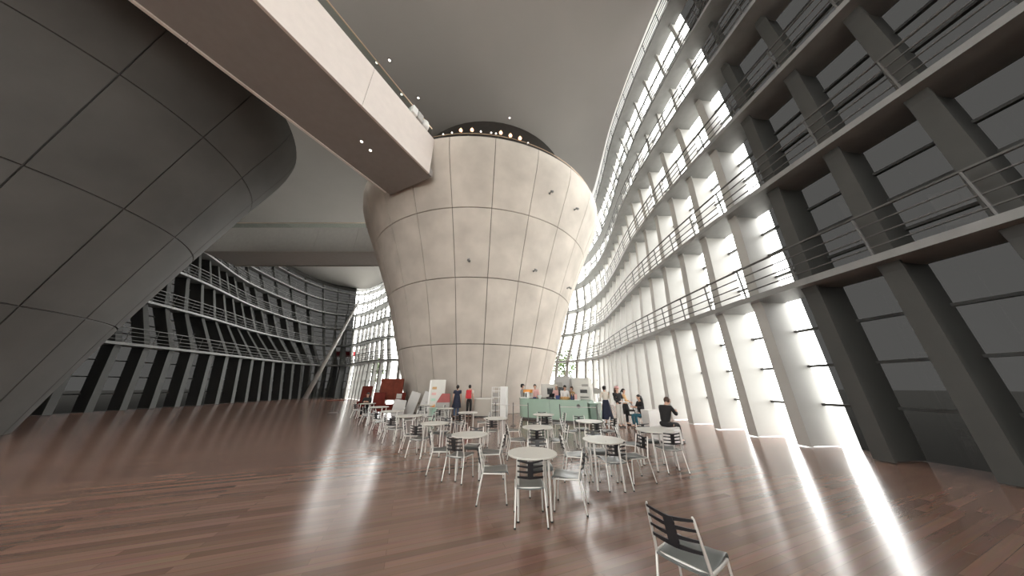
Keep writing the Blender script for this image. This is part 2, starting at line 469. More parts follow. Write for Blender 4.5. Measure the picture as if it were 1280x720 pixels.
# dark restaurant core on top of the cone, up to the ceiling
core = thing('restaurant_core', 'dark round wall of the restaurant on top of the pale cone', 'wall', (-2.7, 25.3, 15.42))
shade(MB().lathe([(9.2, 0), (9.2, 9.55)], n=64).build('core_wall', M['core'], core))
MB().lathe([(9.22, 3.0), (9.3, 3.0), (9.3, 3.25), (9.22, 3.25)], n=64, caps=False).build('trim_band', M['soffit'], core)
# pendants above the rim
for k, (x, y) in enumerate([(576, 163), (590, 162.5), (626, 166), (638, 169.5), (650, 173)]):
    a = (x - 640) / FPX; bb = (y - 360) / FPX; r = Vector((a, CP + bb * SP, SP - bb * CP)); t = 12.9 / r.y
    p = Vector((0, 0, HC)) + r * t
    pl = thing('globe_lamp', 'warm glowing globe bulb behind the cone rim, %s from the left' % ['first', 'second', 'third', 'fourth', 'fifth'][k], 'lamp', p, group='warm globe lamps behind the cone rim')
    shade(MB().ball((0, 0, 0), 0.13).build('bulb', M['bulb'], pl), 80)
    MB().lathe([(0.05, 0.12), (0.07, 0.14), (0.05, 0.24), (0.012, 0.26)], n=10).build('socket', M['brass'], pl)
    MB().tube([(0, 0, -0.12), (0, 0, 15.42 - p.z)], 0.02, 6).build('post', M['core'], pl)
for k, (x, y) in enumerate([(554, 168), (565, 166), (601, 164.5), (614, 166), (620, 167), (660, 179)]):
    a = (x - 640) / FPX; bb = (y - 360) / FPX; r = Vector((a, CP + bb * SP, SP - bb * CP)); p = Vector((0, 0, HC)) + r * (13.4 / r.y)
    pl = thing('small_spotlight', 'tiny white spotlight behind the cone rim, %s from the left' % ['first', 'second', 'third', 'fourth', 'fifth', 'sixth'][k], 'lamp', p, group='tiny spotlights behind the cone rim')
    shade(MB().ball((0, 0, 0), 0.07, 8, 5).build('lens', M['spot'], pl), 80)
    MB().tube([(0, 0, -0.06), (0, 0, 15.42 - p.z)], 0.018, 6).build('post', M['core'], pl)

# little cameras/spots fixed on the cone panels
def on_cone(x, y, d=0.0):
    a = (x - 640) / FPX; bb = (y - 360) / FPX; r = Vector((a, CP + bb * SP, SP - bb * CP)); t = 8.0
    while t < 40:
        p = Vector((0, 0, HC)) + r * t
        if 0 < p.z < 16 and math.hypot(p.x - C1[0], p.y - C1[1]) < prof1(p.z): return p
        t += 0.02
    return p
for (x, y, w) in [(586.5, 326, 'left of centre, third row up'), (687, 241.5, 'right part of the top row'), (718, 262, 'right edge of the top row'),
                  (667, 338.5, 'right of centre, third row up'), (709, 360, 'right edge, lowest of the five')]:
    p = on_cone(x, y); d = Vector((p.x - C1[0], p.y - C1[1], 0)).normalized(); ang = math.atan2(d.y, d.x)
    sp = thing('wall_spotlight', 'small grey spotlight on the concrete cone, ' + w, 'lamp', p, ang, 'spotlights on the cone')
    MB().tube([(-0.12, 0, 0.02), (0.22, 0, -0.03)], 0.03, 8).build('arm', M['steel'], sp)
    shade(MB().tube([(0.14, 0, 0.06), (0.22, 0, -0.02), (0.30, 0, -0.12)], [0.05, 0.075, 0.085], 10).build('lamp_head', M['deck'], sp), 50)
    MB().lathe([(0.09, -0.02), (0.09, 0.02)], n=10).build('back_plate', M['steel'], sp).rotation_euler = (0, math.pi / 2, 0)

# second cone, on the left, its dimness put into the concrete colour
C2 = (-20.6, 7.2)
prof2 = interp([(0, 3.9), (4, 4.8), (7.9, 5.8), (11.9, 6.9), (14.2, 7.6), (15.2, 7.85), (16, 7.95)])
c2 = thing('concrete_cone', 'concrete inverted cone with panel seams at the left, dimness put into its colour', 'building', (C2[0], C2[1], 0))
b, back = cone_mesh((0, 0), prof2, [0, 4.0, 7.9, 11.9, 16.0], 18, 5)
shade(b.build('concrete_panels', M['conc_dim'], c2), 25)
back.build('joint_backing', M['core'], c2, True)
MB().lathe([(7.9, 15.98), (0.1, 16.0)], n=72, caps=False).build('upper_floor', M['soffit'], c2)

# ------------------------------------------------------------------ bridges
def bridge(name, label, A, d, L, wid, zb, zt, group=None, posts=True, facemat='bridge'):
    d = Vector((*d, 0)).normalized(); n = Vector((d.y, -d.x, 0))
    if n.dot(Vector((-1, 0.3, 0))) < 0: n = -n
    br = thing(name, label, 'bridge', (A[0], A[1], zb), group=group)
    def bx(bm, s0, s1, w0, w1, z0, z1):
        q = [d * s + n * w for s, w in ((s0, w0), (s1, w0), (s1, w1), (s0, w1))]
        bm.loft([[p + Vector((0, 0, z)) for p in q] for z in (z0, z1)]); return bm
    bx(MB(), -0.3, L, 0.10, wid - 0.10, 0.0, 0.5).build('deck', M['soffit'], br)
    H = zt - zb
    for w0, w1 in ((0, 0.12), (wid - 0.12, wid)):
        fb = MB(); s = 0.0
        while s < L: bx(fb, s + 0.008, min(L, s + 4.2) - 0.008, w0, w1, -0.06, H); s += 4.2
        fb.build('parapet', M[facemat], br)
        bx(MB(), 0.3, L, w0 + 0.04, w0 + 0.06, H, H + 0.62).build('glass_balustrade', M['rail_glass'], br)
        MB().tube([d * 0.3 + n * (w0 + 0.05) + Vector((0, 0, H + 0.64)), d * L + n * (w0 + 0.05) + Vector((0, 0, H + 0.64))], 0.035, 8).build('handrail', M['brass'], br)
    return br, d, n
br, bd, bn = bridge('footbridge', 'pale footbridge with dark underside meeting the cone rim from the upper left', (-4.86, 11.1), (-0.435, -0.90), 24.0, 3.75, 13.3, 16.0)
for x, y in ((452, 177), (463, 188)):
    p = unp(x, y, 13.3) - br.location
    MB().lathe([(0.07, -0.012), (0.07, 0.02)], (p.x, p.y, 0), 12).build('downlight', M['spot'], br)
# pale objects standing on the parapet
for k, (s, nm, lab, mt, r) in enumerate([(1.75, 'display_box', 'white box on the footbridge rail, farthest from the cone', 'white', 0), (1.35, 'display_box', 'grey box on the footbridge rail between two white ones', 'lgrey', 0), (0.85, 'paper_lantern', 'white rounded lantern on the footbridge rail nearest the cone', 'white', 1)]):
    p = br.location + bd * s + bn * 0.06 + Vector((0, 0, 2.70))
    if r:
        o = MB().lathe([(0.12, 0), (0.24, 0.08), (0.27, 0.3), (0.22, 0.5), (0.1, 0.56)], n=16).build(nm, M[mt], None, True, p)
    else:
        o = MB().rbox((0, 0, 0.26), (0.36, 0.42, 0.52), 0.04).build(nm, M[mt], None, False, p, 1.1)
    tag(o, lab, 'lantern' if r else 'box')
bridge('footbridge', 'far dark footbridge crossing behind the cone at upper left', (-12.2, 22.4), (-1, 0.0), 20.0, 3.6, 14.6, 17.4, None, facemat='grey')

# ceiling downlights
for x, y, w in ((487, 75, 'brightest, above the footbridge'), (471, 78, 'nearest the footbridge top'), (502, 117.5, 'beside the footbridge handrail'), (523, 122, 'nearest the cone'), (637, 147, 'above the cone rim')):
    p = unp(x, y, 25.0)
    dl = thing('ceiling_downlight', 'tiny recessed downlight in the grey ceiling, ' + w, 'lamp', (p.x, p.y, 24.97), group='ceiling downlights')
    MB().lathe([(0.10, 0.03), (0.16, 0.03), (0.16, -0.03), (0.10, -0.03)], n=14, caps=False).build('ring', M['deck'], dl)
    MB().lathe([(0.1, -0.015), (0.1, 0.02)], n=14).build('diffuser', M['spot'], dl)

# ------------------------------------------------------------------ outside: trees and banner
def tree(loc, h, r, label):
    t = thing('tree', label, 'tree', (*loc, -0.12), group='trees outside the glass')
    shade(MB().tube([(0, 0, 0), (0.1, 0, h * 0.3), (0, 0.1, h * 0.7)], [0.22, 0.17, 0.07], 8).build('trunk', M['bark'], t), 60)
    b = MB()
    for i in range(900):
        th = random.uniform(0, 6.283); ph = math.acos(random.uniform(-1, 1)); q = r * random.random() ** 0.4
        c = Vector((q * math.sin(ph) * math.cos(th), q * math.sin(ph) * math.sin(th), h * 0.66 + q * 1.1 * math.cos(ph)))
        R = Matrix.Rotation(random.uniform(0, 6.28), 3, 'Z') @ Matrix.Rotation(random.uniform(-1.2, 1.2), 3, 'X')
        sz = random.uniform(0.14, 0.32)
        b.add([R @ Vector(v) * sz + c for v in ((-1, 0, 0), (0, -0.6, 0.1), (1, 0, 0), (0, 0.6, 0.1))], [(0, 1, 2, 3)])
    b.build('foliage', M['leaf'], t); return t
for loc, h, r, lab in [((3.5, 43), 9, 2.8, 'green tree outside the far glass just right of the cone'), ((9, 45), 8, 2.4, 'green tree outside the far glass behind the counter'),
                       ((15, 41), 10, 2.6, 'green tree outside the far glass behind the standing people'), ((-27, 52), 7, 2.2, 'yellow-green tree outside the far left glass')]:
    tree(loc, h, r, lab)
ban = thing('banner', 'red horizontal banner outside the far left glass', 'banner', (-33.5, 52, 0))
MB().box((0, 0, 7.6), (5.5, 0.08, 1.0)).build('cloth', M['red'], ban)
for x in (-2.6, 2.6): MB().tube([(x, 0.08, -0.12), (x, 0.08, 8.2)], 0.06, 8).build('pole', M['steel'], ban)
mast = tag(MB().tube([(-27.5, 36, 0.0), (-25.0, 38.5, 14.5)], [0.32, 0.14], 10).build('leaning_mast', M['lgrey'], None, True), 'slim pale mast leaning beside the far left glass wall', 'mast')

# ------------------------------------------------------------------ tables and chairs
def make_table():
    t = thing('cafe_table', 'x', 'table')
    shade(MB().lathe([(0.335, 0.692), (0.352, 0.695), (0.36, 0.704), (0.36, 0.715), (0.356, 0.72)], n=48).build('tabletop', M['table'], t), 30)
    u = MB()
    u.tube([(0.285 * math.cos(a), 0.285 * math.sin(a), 0.675) for a in [math.pi / 4 + k * math.pi / 2 for k in range(5)]], 0.014, 6)
    for k in range(4):
        a = math.pi / 4 + k * math.pi / 2; u.tube([(0, 0, 0.68), (0.285 * math.cos(a), 0.285 * math.sin(a), 0.68)], 0.012, 6)
    u.build('underframe', M['steel'], t)
    for k in range(4):
        a = math.pi / 4 + k * math.pi / 2; c, s = math.cos(a), math.sin(a)
        lg = shade(MB().tube([(0.29 * c, 0.29 * s, 0.69), (0.305 * c, 0.305 * s, 0.012)], [0.017, 0.0145], 10).build('leg', M['alu'], t), 60)
        MB().tube([(0.3052 * c, 0.3052 * s, 0.014), (0.3055 * c, 0.3055 * s, 0.0)], 0.019, 8).build('foot_pad', M['rubber'], lg)
    return t
def make_chair():
    # faces +X
    t = thing('cafe_chair', 'x', 'chair')
    # seat shell: profile from front roll to the back, dished across
    prof = [(0.205, 0.375), (0.213, 0.392), (0.205, 0.408), (0.18, 0.417), (0.10, 0.414), (0.0, 0.404), (-0.10, 0.397), (-0.165, 0.398), (-0.20, 0.402)]
    ys = [-0.185, -0.175, -0.12, 0, 0.12, 0.175, 0.185]
    def sh(off):
        rows = []
        for x, z in prof:
            rows.append([Vector((x, y * (1.0 if x > -0.1 else 0.95), z + off - 0.018 * (1 - (y / 0.185) ** 2) + (-0.006 if abs(y) > 0.18 else 0))) for y in ys])
        return rows
    sb = MB(); A, B = sh(0), sh(-0.014)
    rings = [a + list(reversed(b_)) for a, b_ in zip(A, B)]
    sb.loft(rings, True, True)
    shade(sb.build('seat', M['seat'], t), 50)
    # backrest: spine and five slats, curved in plan, leaning back
    def bp(y, z):
        l = (z - 0.43) / 0.31
        return Vector((-0.185 - 0.062 * l - 0.035 * (1 - (y / 0.18) ** 2), y, z))
    bb = MB()
    def bar(z0, half, hgt, vee=0.0, w=0.17):
        rows = []
        for k in range(13):
            y = -w + 2 * w * k / 12
            zc = z0 + vee * (abs(y) / w); hh = hgt * (0.75 + 0.5 * (1 - abs(y) / w))
            p0, p1 = bp(y, zc - hh), bp(y, zc + hh)
            rows.append([p0, p1, p1 + Vector((-0.012, 0, 0)), p0 + Vector((-0.012, 0, 0))])
        bb.loft(rows, True, True)
    for z0, v in ((0.515, 0.002), (0.575, 0.008), (0.633, 0.014), (0.685, 0.024)):
        bar(z0, 0, 0.0115 if z0 > 0.52 else 0.014, v)
    rows = []
    for z in (0.503, 0.54, 0.59, 0.65, 0.70):
        w = 0.036
        rows.append([bp(-w, z) + Vector((0.002, 0, 0)), bp(w, z) + Vector((0.002, 0, 0)), bp(w, z) + Vector((-0.016, 0, 0)), bp(-w, z) + Vector((-0.016, 0, 0))])
    bb.loft(rows)
    bb.build('backrest', M['slat'], t)
    # frame: back posts and side rails under the seat
    fr = MB()
    for s in (-1, 1):
        fr.tube([(-0.175, 0.186 * s, 0.395), (-0.185, 0.182 * s, 0.45), (-0.215, 0.176 * s, 0.58), (-0.246, 0.17 * s, 0.715), (-0.25, 0.165 * s, 0.73)], [0.012, 0.012, 0.011, 0.010, 0.007], 8)
        fr.tube([(-0.175, 0.186 * s, 0.392), (0.0, 0.19 * s, 0.385), (0.165, 0.186 * s, 0.378)], 0.011, 8)
    fr.tube([(0.15, -0.186, 0.375), (0.15, 0.186, 0.375)], 0.009, 8); fr.tube([(-0.17, -0.186, 0.388), (-0.17, 0.186, 0.388)], 0.009, 8)
    shade(fr.build('frame', M['alu'], t), 60)
    for s in (-1, 1):
        lf = shade(MB().tube([(0.16, 0.187 * s, 0.385), (0.175, 0.192 * s, 0.2), (0.19, 0.197 * s, 0.015)], [0.0108, 0.0102, 0.009], 8).build('leg', M['alu'], t), 60)
        MB().tube([(0.19, 0.197 * s, 0.018), (0.1905, 0.197 * s, 0.0)], 0.0125, 8).build('foot_pad', M['rubber'], lf)
        lr = shade(MB().tube([(-0.175, 0.186 * s, 0.40), (-0.215, 0.195 * s, 0.2), (-0.252, 0.205 * s, 0.015)], [0.0108, 0.0102, 0.009], 8).build('leg', M['alu'], t), 60)
        MB().tube([(-0.252, 0.205 * s, 0.018), (-0.2525, 0.205 * s, 0.0)], 0.0125, 8).build('foot_pad', M['rubber'], lr)
    return t
TAB = [  # px, py, scale, spin, phrase
    (665.2, 565.3, 1.0, 0, 'nearest of all the tables'),
    (587.2, 542.5, 1.0, 8, 'first of the left diagonal row, counted from the front'),
    (753.5, 548.7, 1.0, -6, 'behind and right of the nearest table'),
    (543.5, 528.5, 1.0, 5, 'second of the left diagonal row, counted from the front'),
    (671.8, 533.4, 1.0, 3, 'directly behind the nearest table'),
    (736.0, 526.0, 1.0, 10, 'in front of the right end of the green counter'),
    (619.5, 522.4, 1.0, 4, 'in front of the white shelf rack'),
    (679.3, 517.8, 1.0, 0, 'before the middle of the green counter'),
    (511.0, 519.3, 1.15, 0, 'third of the left diagonal row, counted from the front'),
    (490.5, 513.6, 1.15, 9, 'fourth of the left diagonal row, counted from the front'),
    (474.0, 508.4, 1.15, 4, 'fifth of the left diagonal row, counted from the front'),
    (459.5, 504.2, 1.15, 0, 'nearest the seated person at far left'),
    (584.7, 515.3, 1.0, 7, 'beside the person with the red backpack'),
    (556.5, 510.3, 1.0, 0, 'near the red display box'),
    (533.5, 506.2, 1.0, 6, 'before the leaning light grey boards'),
    (818.0, 536.8, 1.08, 6, 'at the right edge in front of the seated dark figure')]
tab0 = make_table(); ttree = tree_of(tab0)
TP = []
for i, (x, y, sc, sp, ph) in enumerate(TAB):
    o = tab0 if i == 0 else dup(ttree)
    p = unp(x, y, 0.72); TP.append((p.x, p.y))
    o.location = (p.x, p.y, 0); o.rotation_euler = (0, 0, math.radians(sp)); o.scale = (sc, sc, 1)
    tag(o, 'light grey round cafe table ' + ph, 'table', 'round cafe tables')
def T(i, dx, dy): return (TP[i][0] + dx, TP[i][1] + dy)
AW, CMR, RT, LT = 90, -90, 0, 180      # facing away, towards camera, right, left
TN = ['nearest table', 'first table of the left row', 'table behind and right of the nearest', 'second table of the left row', 'table directly behind the nearest',
      'table before the counter right end', 'table before the white shelf rack', 'table before the counter middle', 'third table of the left row', 'fourth table of the left row',
      'fifth table of the left row', 'table by the far left seated person', 'table by the red backpack person', 'table near the red display box', 'table before the leaning grey boards', 'right edge table']
SIDE = {'n': 'on the near side of the', 'f': 'on the far side of the', 'l': 'on the left of the', 'r': 'on the right of the'}
CH = [  # x, y, facing deg, table, side
    (0.235, 4.14, 91, 0, 'n'), (0.83, 4.47, 163, 0, 'r'), (-0.28, 4.72, 4, 0, 'l'), (0.47, 4.98, -88, 0, 'f'),
    (-0.40, 5.84, 176, 1, 'r'), (-1.0, 5.64, 70, 1, 'n'), (-1.47, 6.05, 14, 1, 'l'), (-0.86, 6.42, -94, 1, 'f'),
    (1.80, 5.28, 93, 2, 'n'), (2.30, 5.55, 190, 2, 'r'), (1.22, 5.65, -4, 2, 'l'), (1.75, 6.0, -97, 2, 'f'),
    (-2.30, 7.21, 74, 3, 'n'), (-1.55, 7.65, 200, 3, 'r'), (-2.72, 7.75, 12, 3, 'l'), (-2.02, 8.2, -95, 3, 'f'),
    (0.55, 6.60, 92, 4, 'n'), (1.13, 7.0, 178, 4, 'r'), (0.12, 7.08, 5, 4, 'l'), (0.62, 7.36, -84, 4, 'f'),
    (2.22, 7.68, 90, 5, 'n'), (2.85, 8.35, 200, 5, 'r'), (1.70, 8.3, -20, 5, 'l'), (2.16, 8.75, -90, 5, 'f'),
    (-0.58, 8.40, 88, 6, 'n'), (0.05, 8.45, 172, 6, 'r'),
    (1.10, 9.20, 92, 7, 'n'), (1.64, 9.9, 185, 7, 'r'), (1.10, 9.98, -90, 7, 'f'),
    (-3.62, 8.78, 72, 8, 'n'), (-2.9, 9.3, 195, 8, 'r'), (-4.05, 9.4, 10, 8, 'l'),
    (-4.85, 10.35, 70, 9, 'n'), (-5.2, 11.0, 15, 9, 'l'), (-4.0, 10.95, 200, 9, 'r'),
    (-6.4, 12.4, 68, 10, 'n'), (-6.75, 13.0, 10, 10, 'l'),
    (-8.2, 14.75, 66, 11, 'n'), (-8.6, 15.4, 10, 11, 'l'),
    (-1.78, 9.86, 86, 12, 'n'), (-1.06, 10.2, 190, 12, 'r'), (-2.2, 10.3, 0, 12, 'l'),
    (-2.92, 11.5, 85, 13, 'n'), (-3.5, 11.95, 0, 13, 'l'),
    (-4.4, 13.55, 85, 14, 'n'), (-3.7, 14.0, 185, 14, 'r'),
    (3.32, 6.16, 88, 15, 'n'), (2.70, 6.62, -24, 15, 'l'), (3.38, 7.02, -91, 15, 'f')]
ch0 = make_chair(); ctree = tree_of(ch0)
for i, (x, y, a, t, sd) in enumerate(CH):
    o = ch0 if i == 0 else dup(ctree)
    o.location = (x, y, 0); o.rotation_euler = (0, 0, math.radians(a))
    tag(o, 'black-slatted grey chair %s %s' % (SIDE[sd], TN[t]), 'chair', 'slat-backed cafe chairs')
o = dup(ctree); o.location = (1.42, 2.60, 0); o.rotation_euler = (0, 0, math.radians(38))
tag(o, 'lone grey chair with black slatted back, closest to the camera at lower right', 'chair', 'slat-backed cafe chairs')
o = dup(ctree); o.location = (5.75, 12.3, 0); o.rotation_euler = (0, 0, math.radians(-90))
tag(o, 'grey cafe chair with black slatted back beside the white linen table', 'chair', 'slat-backed cafe chairs')

# ------------------------------------------------------------------ counter and what stands on it
K0, K1 = Vector((0.15, 14.75, 0)), Vector((3.45, 12.55, 0))
kd = (K1 - K0).normalized(); kn = Vector((-kd.y, kd.x, 0))         # kn points away from the camera
kL = (K1 - K0).length
ct = thing('cafe_counter', 'long pale green glass cafe counter with rounded left end', 'counter', K0, math.atan2(kd.y, kd.x))
# local x along the front, +y away from the camera
def arcpts(off):
    r = 0.9
    pts = [(kL, 0 + off)]
    pts += [(kL * 0.5, 0 + off), (r * 0.9, 0 + off)]
    for k in range(1, 7):
        a = math.radians(270 - 90 * k / 6)
        pts.append((r * 0.9 + (r - off) * math.cos(a), r + (r - off) * math.sin(a)))
    pts.append((r * 0.9 - (r - off), 1.4))
    return pts
def wall_strip(p, q, z0, z1):
    b = MB(); b.loft([[Vector((*a, z0)), Vector((*a, z1)), Vector((*c, z1)), Vector((*c, z0))] for a, c in zip(p, q)]); return b
P_, Q_ = arcpts(0.0), arcpts(0.04)
n1 = 2
seam = kL * 0.52
shade(wall_strip([(seam - 0.01, 0)] + P_[2:], [(seam - 0.01, 0.04)] + Q_[2:], 0.1, 0.95).build('curved_front_panel', M['green'], ct), 35)
MB().box(((kL + seam) / 2 + 0.005, 0.02, 0.525), (kL - seam - 0.02, 0.04, 0.85)).build('front_panel', M['green'], ct)
shade(wall_strip(arcpts(0.06), arcpts(0.1), 0.0, 0.1).build('kick_plate', M['steel'], ct), 35)
MB().box((kL - 0.02, 0.5, 0.525), (0.05, 0.92, 0.85)).build('end_panel', M['greendark'], ct)
tp = MB(); tp.loft([[Vector((*a, z)) for a in arcpts(-0.03)] + [Vector((kL, 1.4 if False else 0.75, z)), Vector((0.95, 0.75, z)), Vector((0.75, 1.4, z))] for z in (0.952, 0.985)])
tp.build('worktop', M['green'], ct)
em = MB()
for k in range(7):
    a = k * math.pi / 7; em.box((kL - 0.42, -0.006, 0.74), (0.022, 0.006, 0.19), mtx=Matrix.Rotation(a, 3, 'Y'))
em.tube([(kL - 0.42 + 0.06 * math.cos(t), -0.008, 0.74 + 0.06 * math.sin(t)) for t in [k * math.pi / 6 for k in range(13)]], 0.006, 5)
em.build('emblem', M['steel'], ct)
rc = thing('side_counter', 'green-grey side counter behind the woman in the long navy skirt', 'counter', K1 + Vector((0.12, 0.14, 0)), math.radians(62))
MB().rbox((0.55, -0.19, 0.42), (1.1, 0.34, 0.84), 0.03).build('body', M['greendark'], rc); MB().rbox((0.55, -0.19, 0.86), (1.14, 0.38, 0.04), 0.015).build('worktop', M['green'], rc)
def kp(u, w, z=0.987): p = K0 + kd * u + kn * w; return Vector((p.x, p.y, z))
ka = math.atan2(kd.y, kd.x)
def put(name, label, cat, u, w, z=0.987, rz=0.0, group=None): return thing(name, label, cat, kp(u, w, z), ka + rz, group)
t = put('display_case', 'orange lit pastry display case on the left end of the counter', 'display case', 0.45, 0.55)
MB().rbox((0, 0, 0.03), (0.62, 0.4, 0.06), 0.02).build('base', M['white'], t); MB().rbox((0.05, 0.02, 0.36), (0.44, 0.3, 0.16), 0.02).build('sign_panel', M['orange'], t)
MB().rbox((-0.24, 0, 0.24), (0.1, 0.34, 0.4), 0.02).build('side_wall', M['grey'], t); MB().box((0.05, 0.16, 0.2), (0.5, 0.02, 0.34)).build('back_wall', M['offwhite'], t)
t = put('coffee_grinder', 'small white machine with a dark slot before the orange display', 'machine', 0.62, 0.28)
MB().rbox((0, 0, 0.16), (0.2, 0.22, 0.32), 0.03).build('body', M['white'], t); MB().rbox((0, -0.112, 0.17), (0.07, 0.01, 0.2), 0.003).build('slot', M['black'], t)
t = put('tray', 'dark serving tray lying on the counter beside the capped worker', 'tray', 1.0, 0.32)
MB().rbox((0, 0, 0.015), (0.42, 0.28, 0.03), 0.03).build('base', M['black'], t); MB().rbox((0.05, 0, 0.05), (0.14, 0.12, 0.05), 0.02).build('napkin_stack', M['blue'], t)
t = put('bowl', 'white rounded bowl on the counter right of the capped worker', 'bowl', 1.32, 0.4)
shade(MB().lathe([(0.05, 0), (0.06, 0.02), (0.12, 0.1), (0.14, 0.17), (0.13, 0.17), (0.1, 0.09), (0.02, 0.03)], n=16).build('shell', M['white'], t), 50)
t = put('cash_register', 'black cash register with white paper and blue cards on the counter', 'register', 2.05, 0.33)
MB().rbox((-0.05, 0, 0.05), (0.36, 0.34, 0.10), 0.02).build('body', M['black'], t)
MB().rbox((-0.02, 0.06, 0.17), (0.3, 0.03, 0.2), 0.01, mtx=Matrix.Rotation(-0.5, 3, 'X')).build('screen', M['black'], t)
MB().box((0.22, -0.06, 0.06), (0.10, 0.22, 0.012), mtx=Matrix.Rotation(0.5, 3, 'Y')).build('paper', M['white'], t)
MB().rbox((0.33, 0.02, 0.09), (0.2, 0.12, 0.18), 0.01).build('card_holder', M['blue'], t)
t = put('bread_basket', 'basket of tan bread rolls on the counter', 'basket', 2.78, 0.3)
shade(MB().lathe([(0.16, 0), (0.22, 0.07), (0.21, 0.07), (0.15, 0.02)], n=18, sx=1.3).build('basket', M['tan'], t), 40)
t2 = []
for k, (dx, dy, dz) in enumerate([(-0.15, 0, 0.075), (0.0, 0.05, 0.08), (0.15, 0, 0.075), (0.03, -0.07, 0.085)]):
    r = put('bread_roll', 'tan bread roll in the counter basket, %s' % ['leftmost', 'middle back', 'rightmost', 'front centre'][k], 'bread', 2.78 + dx, 0.3 + dy, 0.987 + dz - 0.04, 0, 'bread rolls in the basket')
    shade(MB().ball((0, 0, 0.05), (0.085, 0.06, 0.05)).build('crust', M['tan'], r), 80)
for k, (u, c, lab) in enumerate([(3.12, 'blue', 'dark blue bottle on the counter, left of two'), (3.22, 'navy', 'navy bottle on the counter, right of two')]):
    t = put('bottle', lab, 'bottle', u, 0.33)
    shade(MB().lathe([(0.04, 0), (0.042, 0.02), (0.042, 0.15), (0.018, 0.2), (0.016, 0.25)], n=12).build('body', M[c], t), 50); MB().lathe([(0.019, 0.25), (0.019, 0.28)], n=10).build('cap', M['white'], t)
for k, (u, c, lab) in enumerate([(3.36, 'pink', 'pale pink menu card standing on the counter'), (3.52, 'offwhite', 'off-white menu card standing on the counter')]):
    t = put('menu_card', lab, 'sign', u, 0.22); MB().box((0, 0.03, 0.13), (0.13, 0.008, 0.26), mtx=Matrix.Rotation(-0.12, 3, 'X')).build('card', M[c], t); MB().rbox((0, 0.03, 0.01), (0.14, 0.08, 0.02), 0.008).build('foot', M['white'], t)
# back bar: cabinets and machines behind the counter
def cab(name, label, cat, u, w, wd, dp, h, m, extra=None, z=0.0, rz=0):
    t = put(name, label, cat, u, w, z, rz)
    MB().rbox((0, 0, h / 2), (wd, dp, h), 0.02).build('body', M[m], t)
    if extra: extra(t)
    return t
def ex_ov(t):
    MB().rbox((0.15, -0.315, 1.34), (0.36, 0.02, 0.34), 0.008).build('oven_door', M['black'], t); MB().tube([(0.02, -0.34, 1.47), (0.28, -0.34, 1.47)], 0.012, 6).build('handle', M['alu'], t)
cab('oven_unit', 'beige unit with black oven door behind the pink-aproned worker', 'oven', 1.3, 1.75, 0.88, 0.6, 1.72, 'offwhite', ex_ov)
def ex_ca(t):
    MB().rbox((-0.2, -0.31, 1.0), (0.36, 0.02, 1.6), 0.006).build('door', M['grey'], t); MB().rbox((0.2, -0.31, 1.0), (0.36, 0.02, 1.6), 0.006).build('door', M['lgrey'], t)
cab('tall_cabinet', 'tallest grey cabinet behind the counter', 'cabinet', 2.2, 1.8, 0.82, 0.6, 2.12, 'lgrey', ex_ca)
t = put('display_screen', 'large black screen standing behind the counter', 'screen', 2.38, 0.95, 0.0)
MB().rbox((0, 0, 1.24), (0.42, 0.05, 0.62), 0.015).build('panel', M['black'], t); MB().tube([(0, 0.03, 0), (0, 0.03, 1.0)], 0.03, 8).build('pole', M['steel'], t); MB().lathe([(0.18, 0), (0.18, 0.02)], (0, 0.03, 0), 16).build('base', M['steel'], t)
cab('cabinet', 'pale grey cabinet behind the dark-haired worker', 'cabinet', 3.2, 1.8, 0.95, 0.6, 2.02, 'offwhite', lambda t: MB().rbox((0.25, -0.31, 1.45), (0.34, 0.02, 0.5), 0.006).build('door', M['grey'], t))
def ex_es(t):
    MB().rbox((0.02, -0.255, 1.36), (0.36, 0.03, 0.16), 0.01).build('slot', M['black'], t); MB().rbox((0, -0.27, 1.1), (0.5, 0.08, 0.03), 0.01).build('drip_tray', M['steel'], t)
cab('espresso_machine', 'big grey-white drinks machine with dark slot at the counter right end', 'machine', 3.52, 1.2, 0.70, 0.5, 1.58, 'offwhite', ex_es)
t = put('monitor', 'small grey monitor on a pole right of the drinks machine', 'screen', 4.15, 1.25, 0.0)
MB().rbox((0, 0, 1.38), (0.36, 0.04, 0.26), 0.012).build('screen', M['grey'], t); MB().tube([(0, 0.03, 0), (0, 0.03, 1.28)], 0.022, 8).build('pole', M['steel'], t); MB().lathe([(0.16, 0), (0.16, 0.02)], (0, 0.03, 0), 16).build('base', M['steel'], t)
# queue rails
def qrail(label, pts):
    t = thing('queue_rail', label, 'rail', (pts[0].x, pts[0].y, 0)); o = pts[0]
    for p in pts:
        q = p - o; MB().tube([(q.x, q.y, 0.02), (q.x, q.y, 0.92)], 0.02, 8).build('post', M['steel'], t); MB().lathe([(0.13, 0), (0.12, 0.02), (0.03, 0.03)], (q.x, q.y, 0), 14).build('base', M['steel'], t)
    MB().tube([(p.x - o.x, p.y - o.y, 0.82) for p in pts], 0.014, 6).build('bar', M['alu'], t)
qrail('thin metal queue rail before the right half of the counter', [Vector((1.95, 11.2, 0)), Vector((3.35, 10.9, 0))])
qrail('thin metal queue rail before the left end of the counter', [Vector((-0.75, 12.6, 0)), Vector((0.05, 12.2, 0)), Vector((0.7, 12.0, 0))])

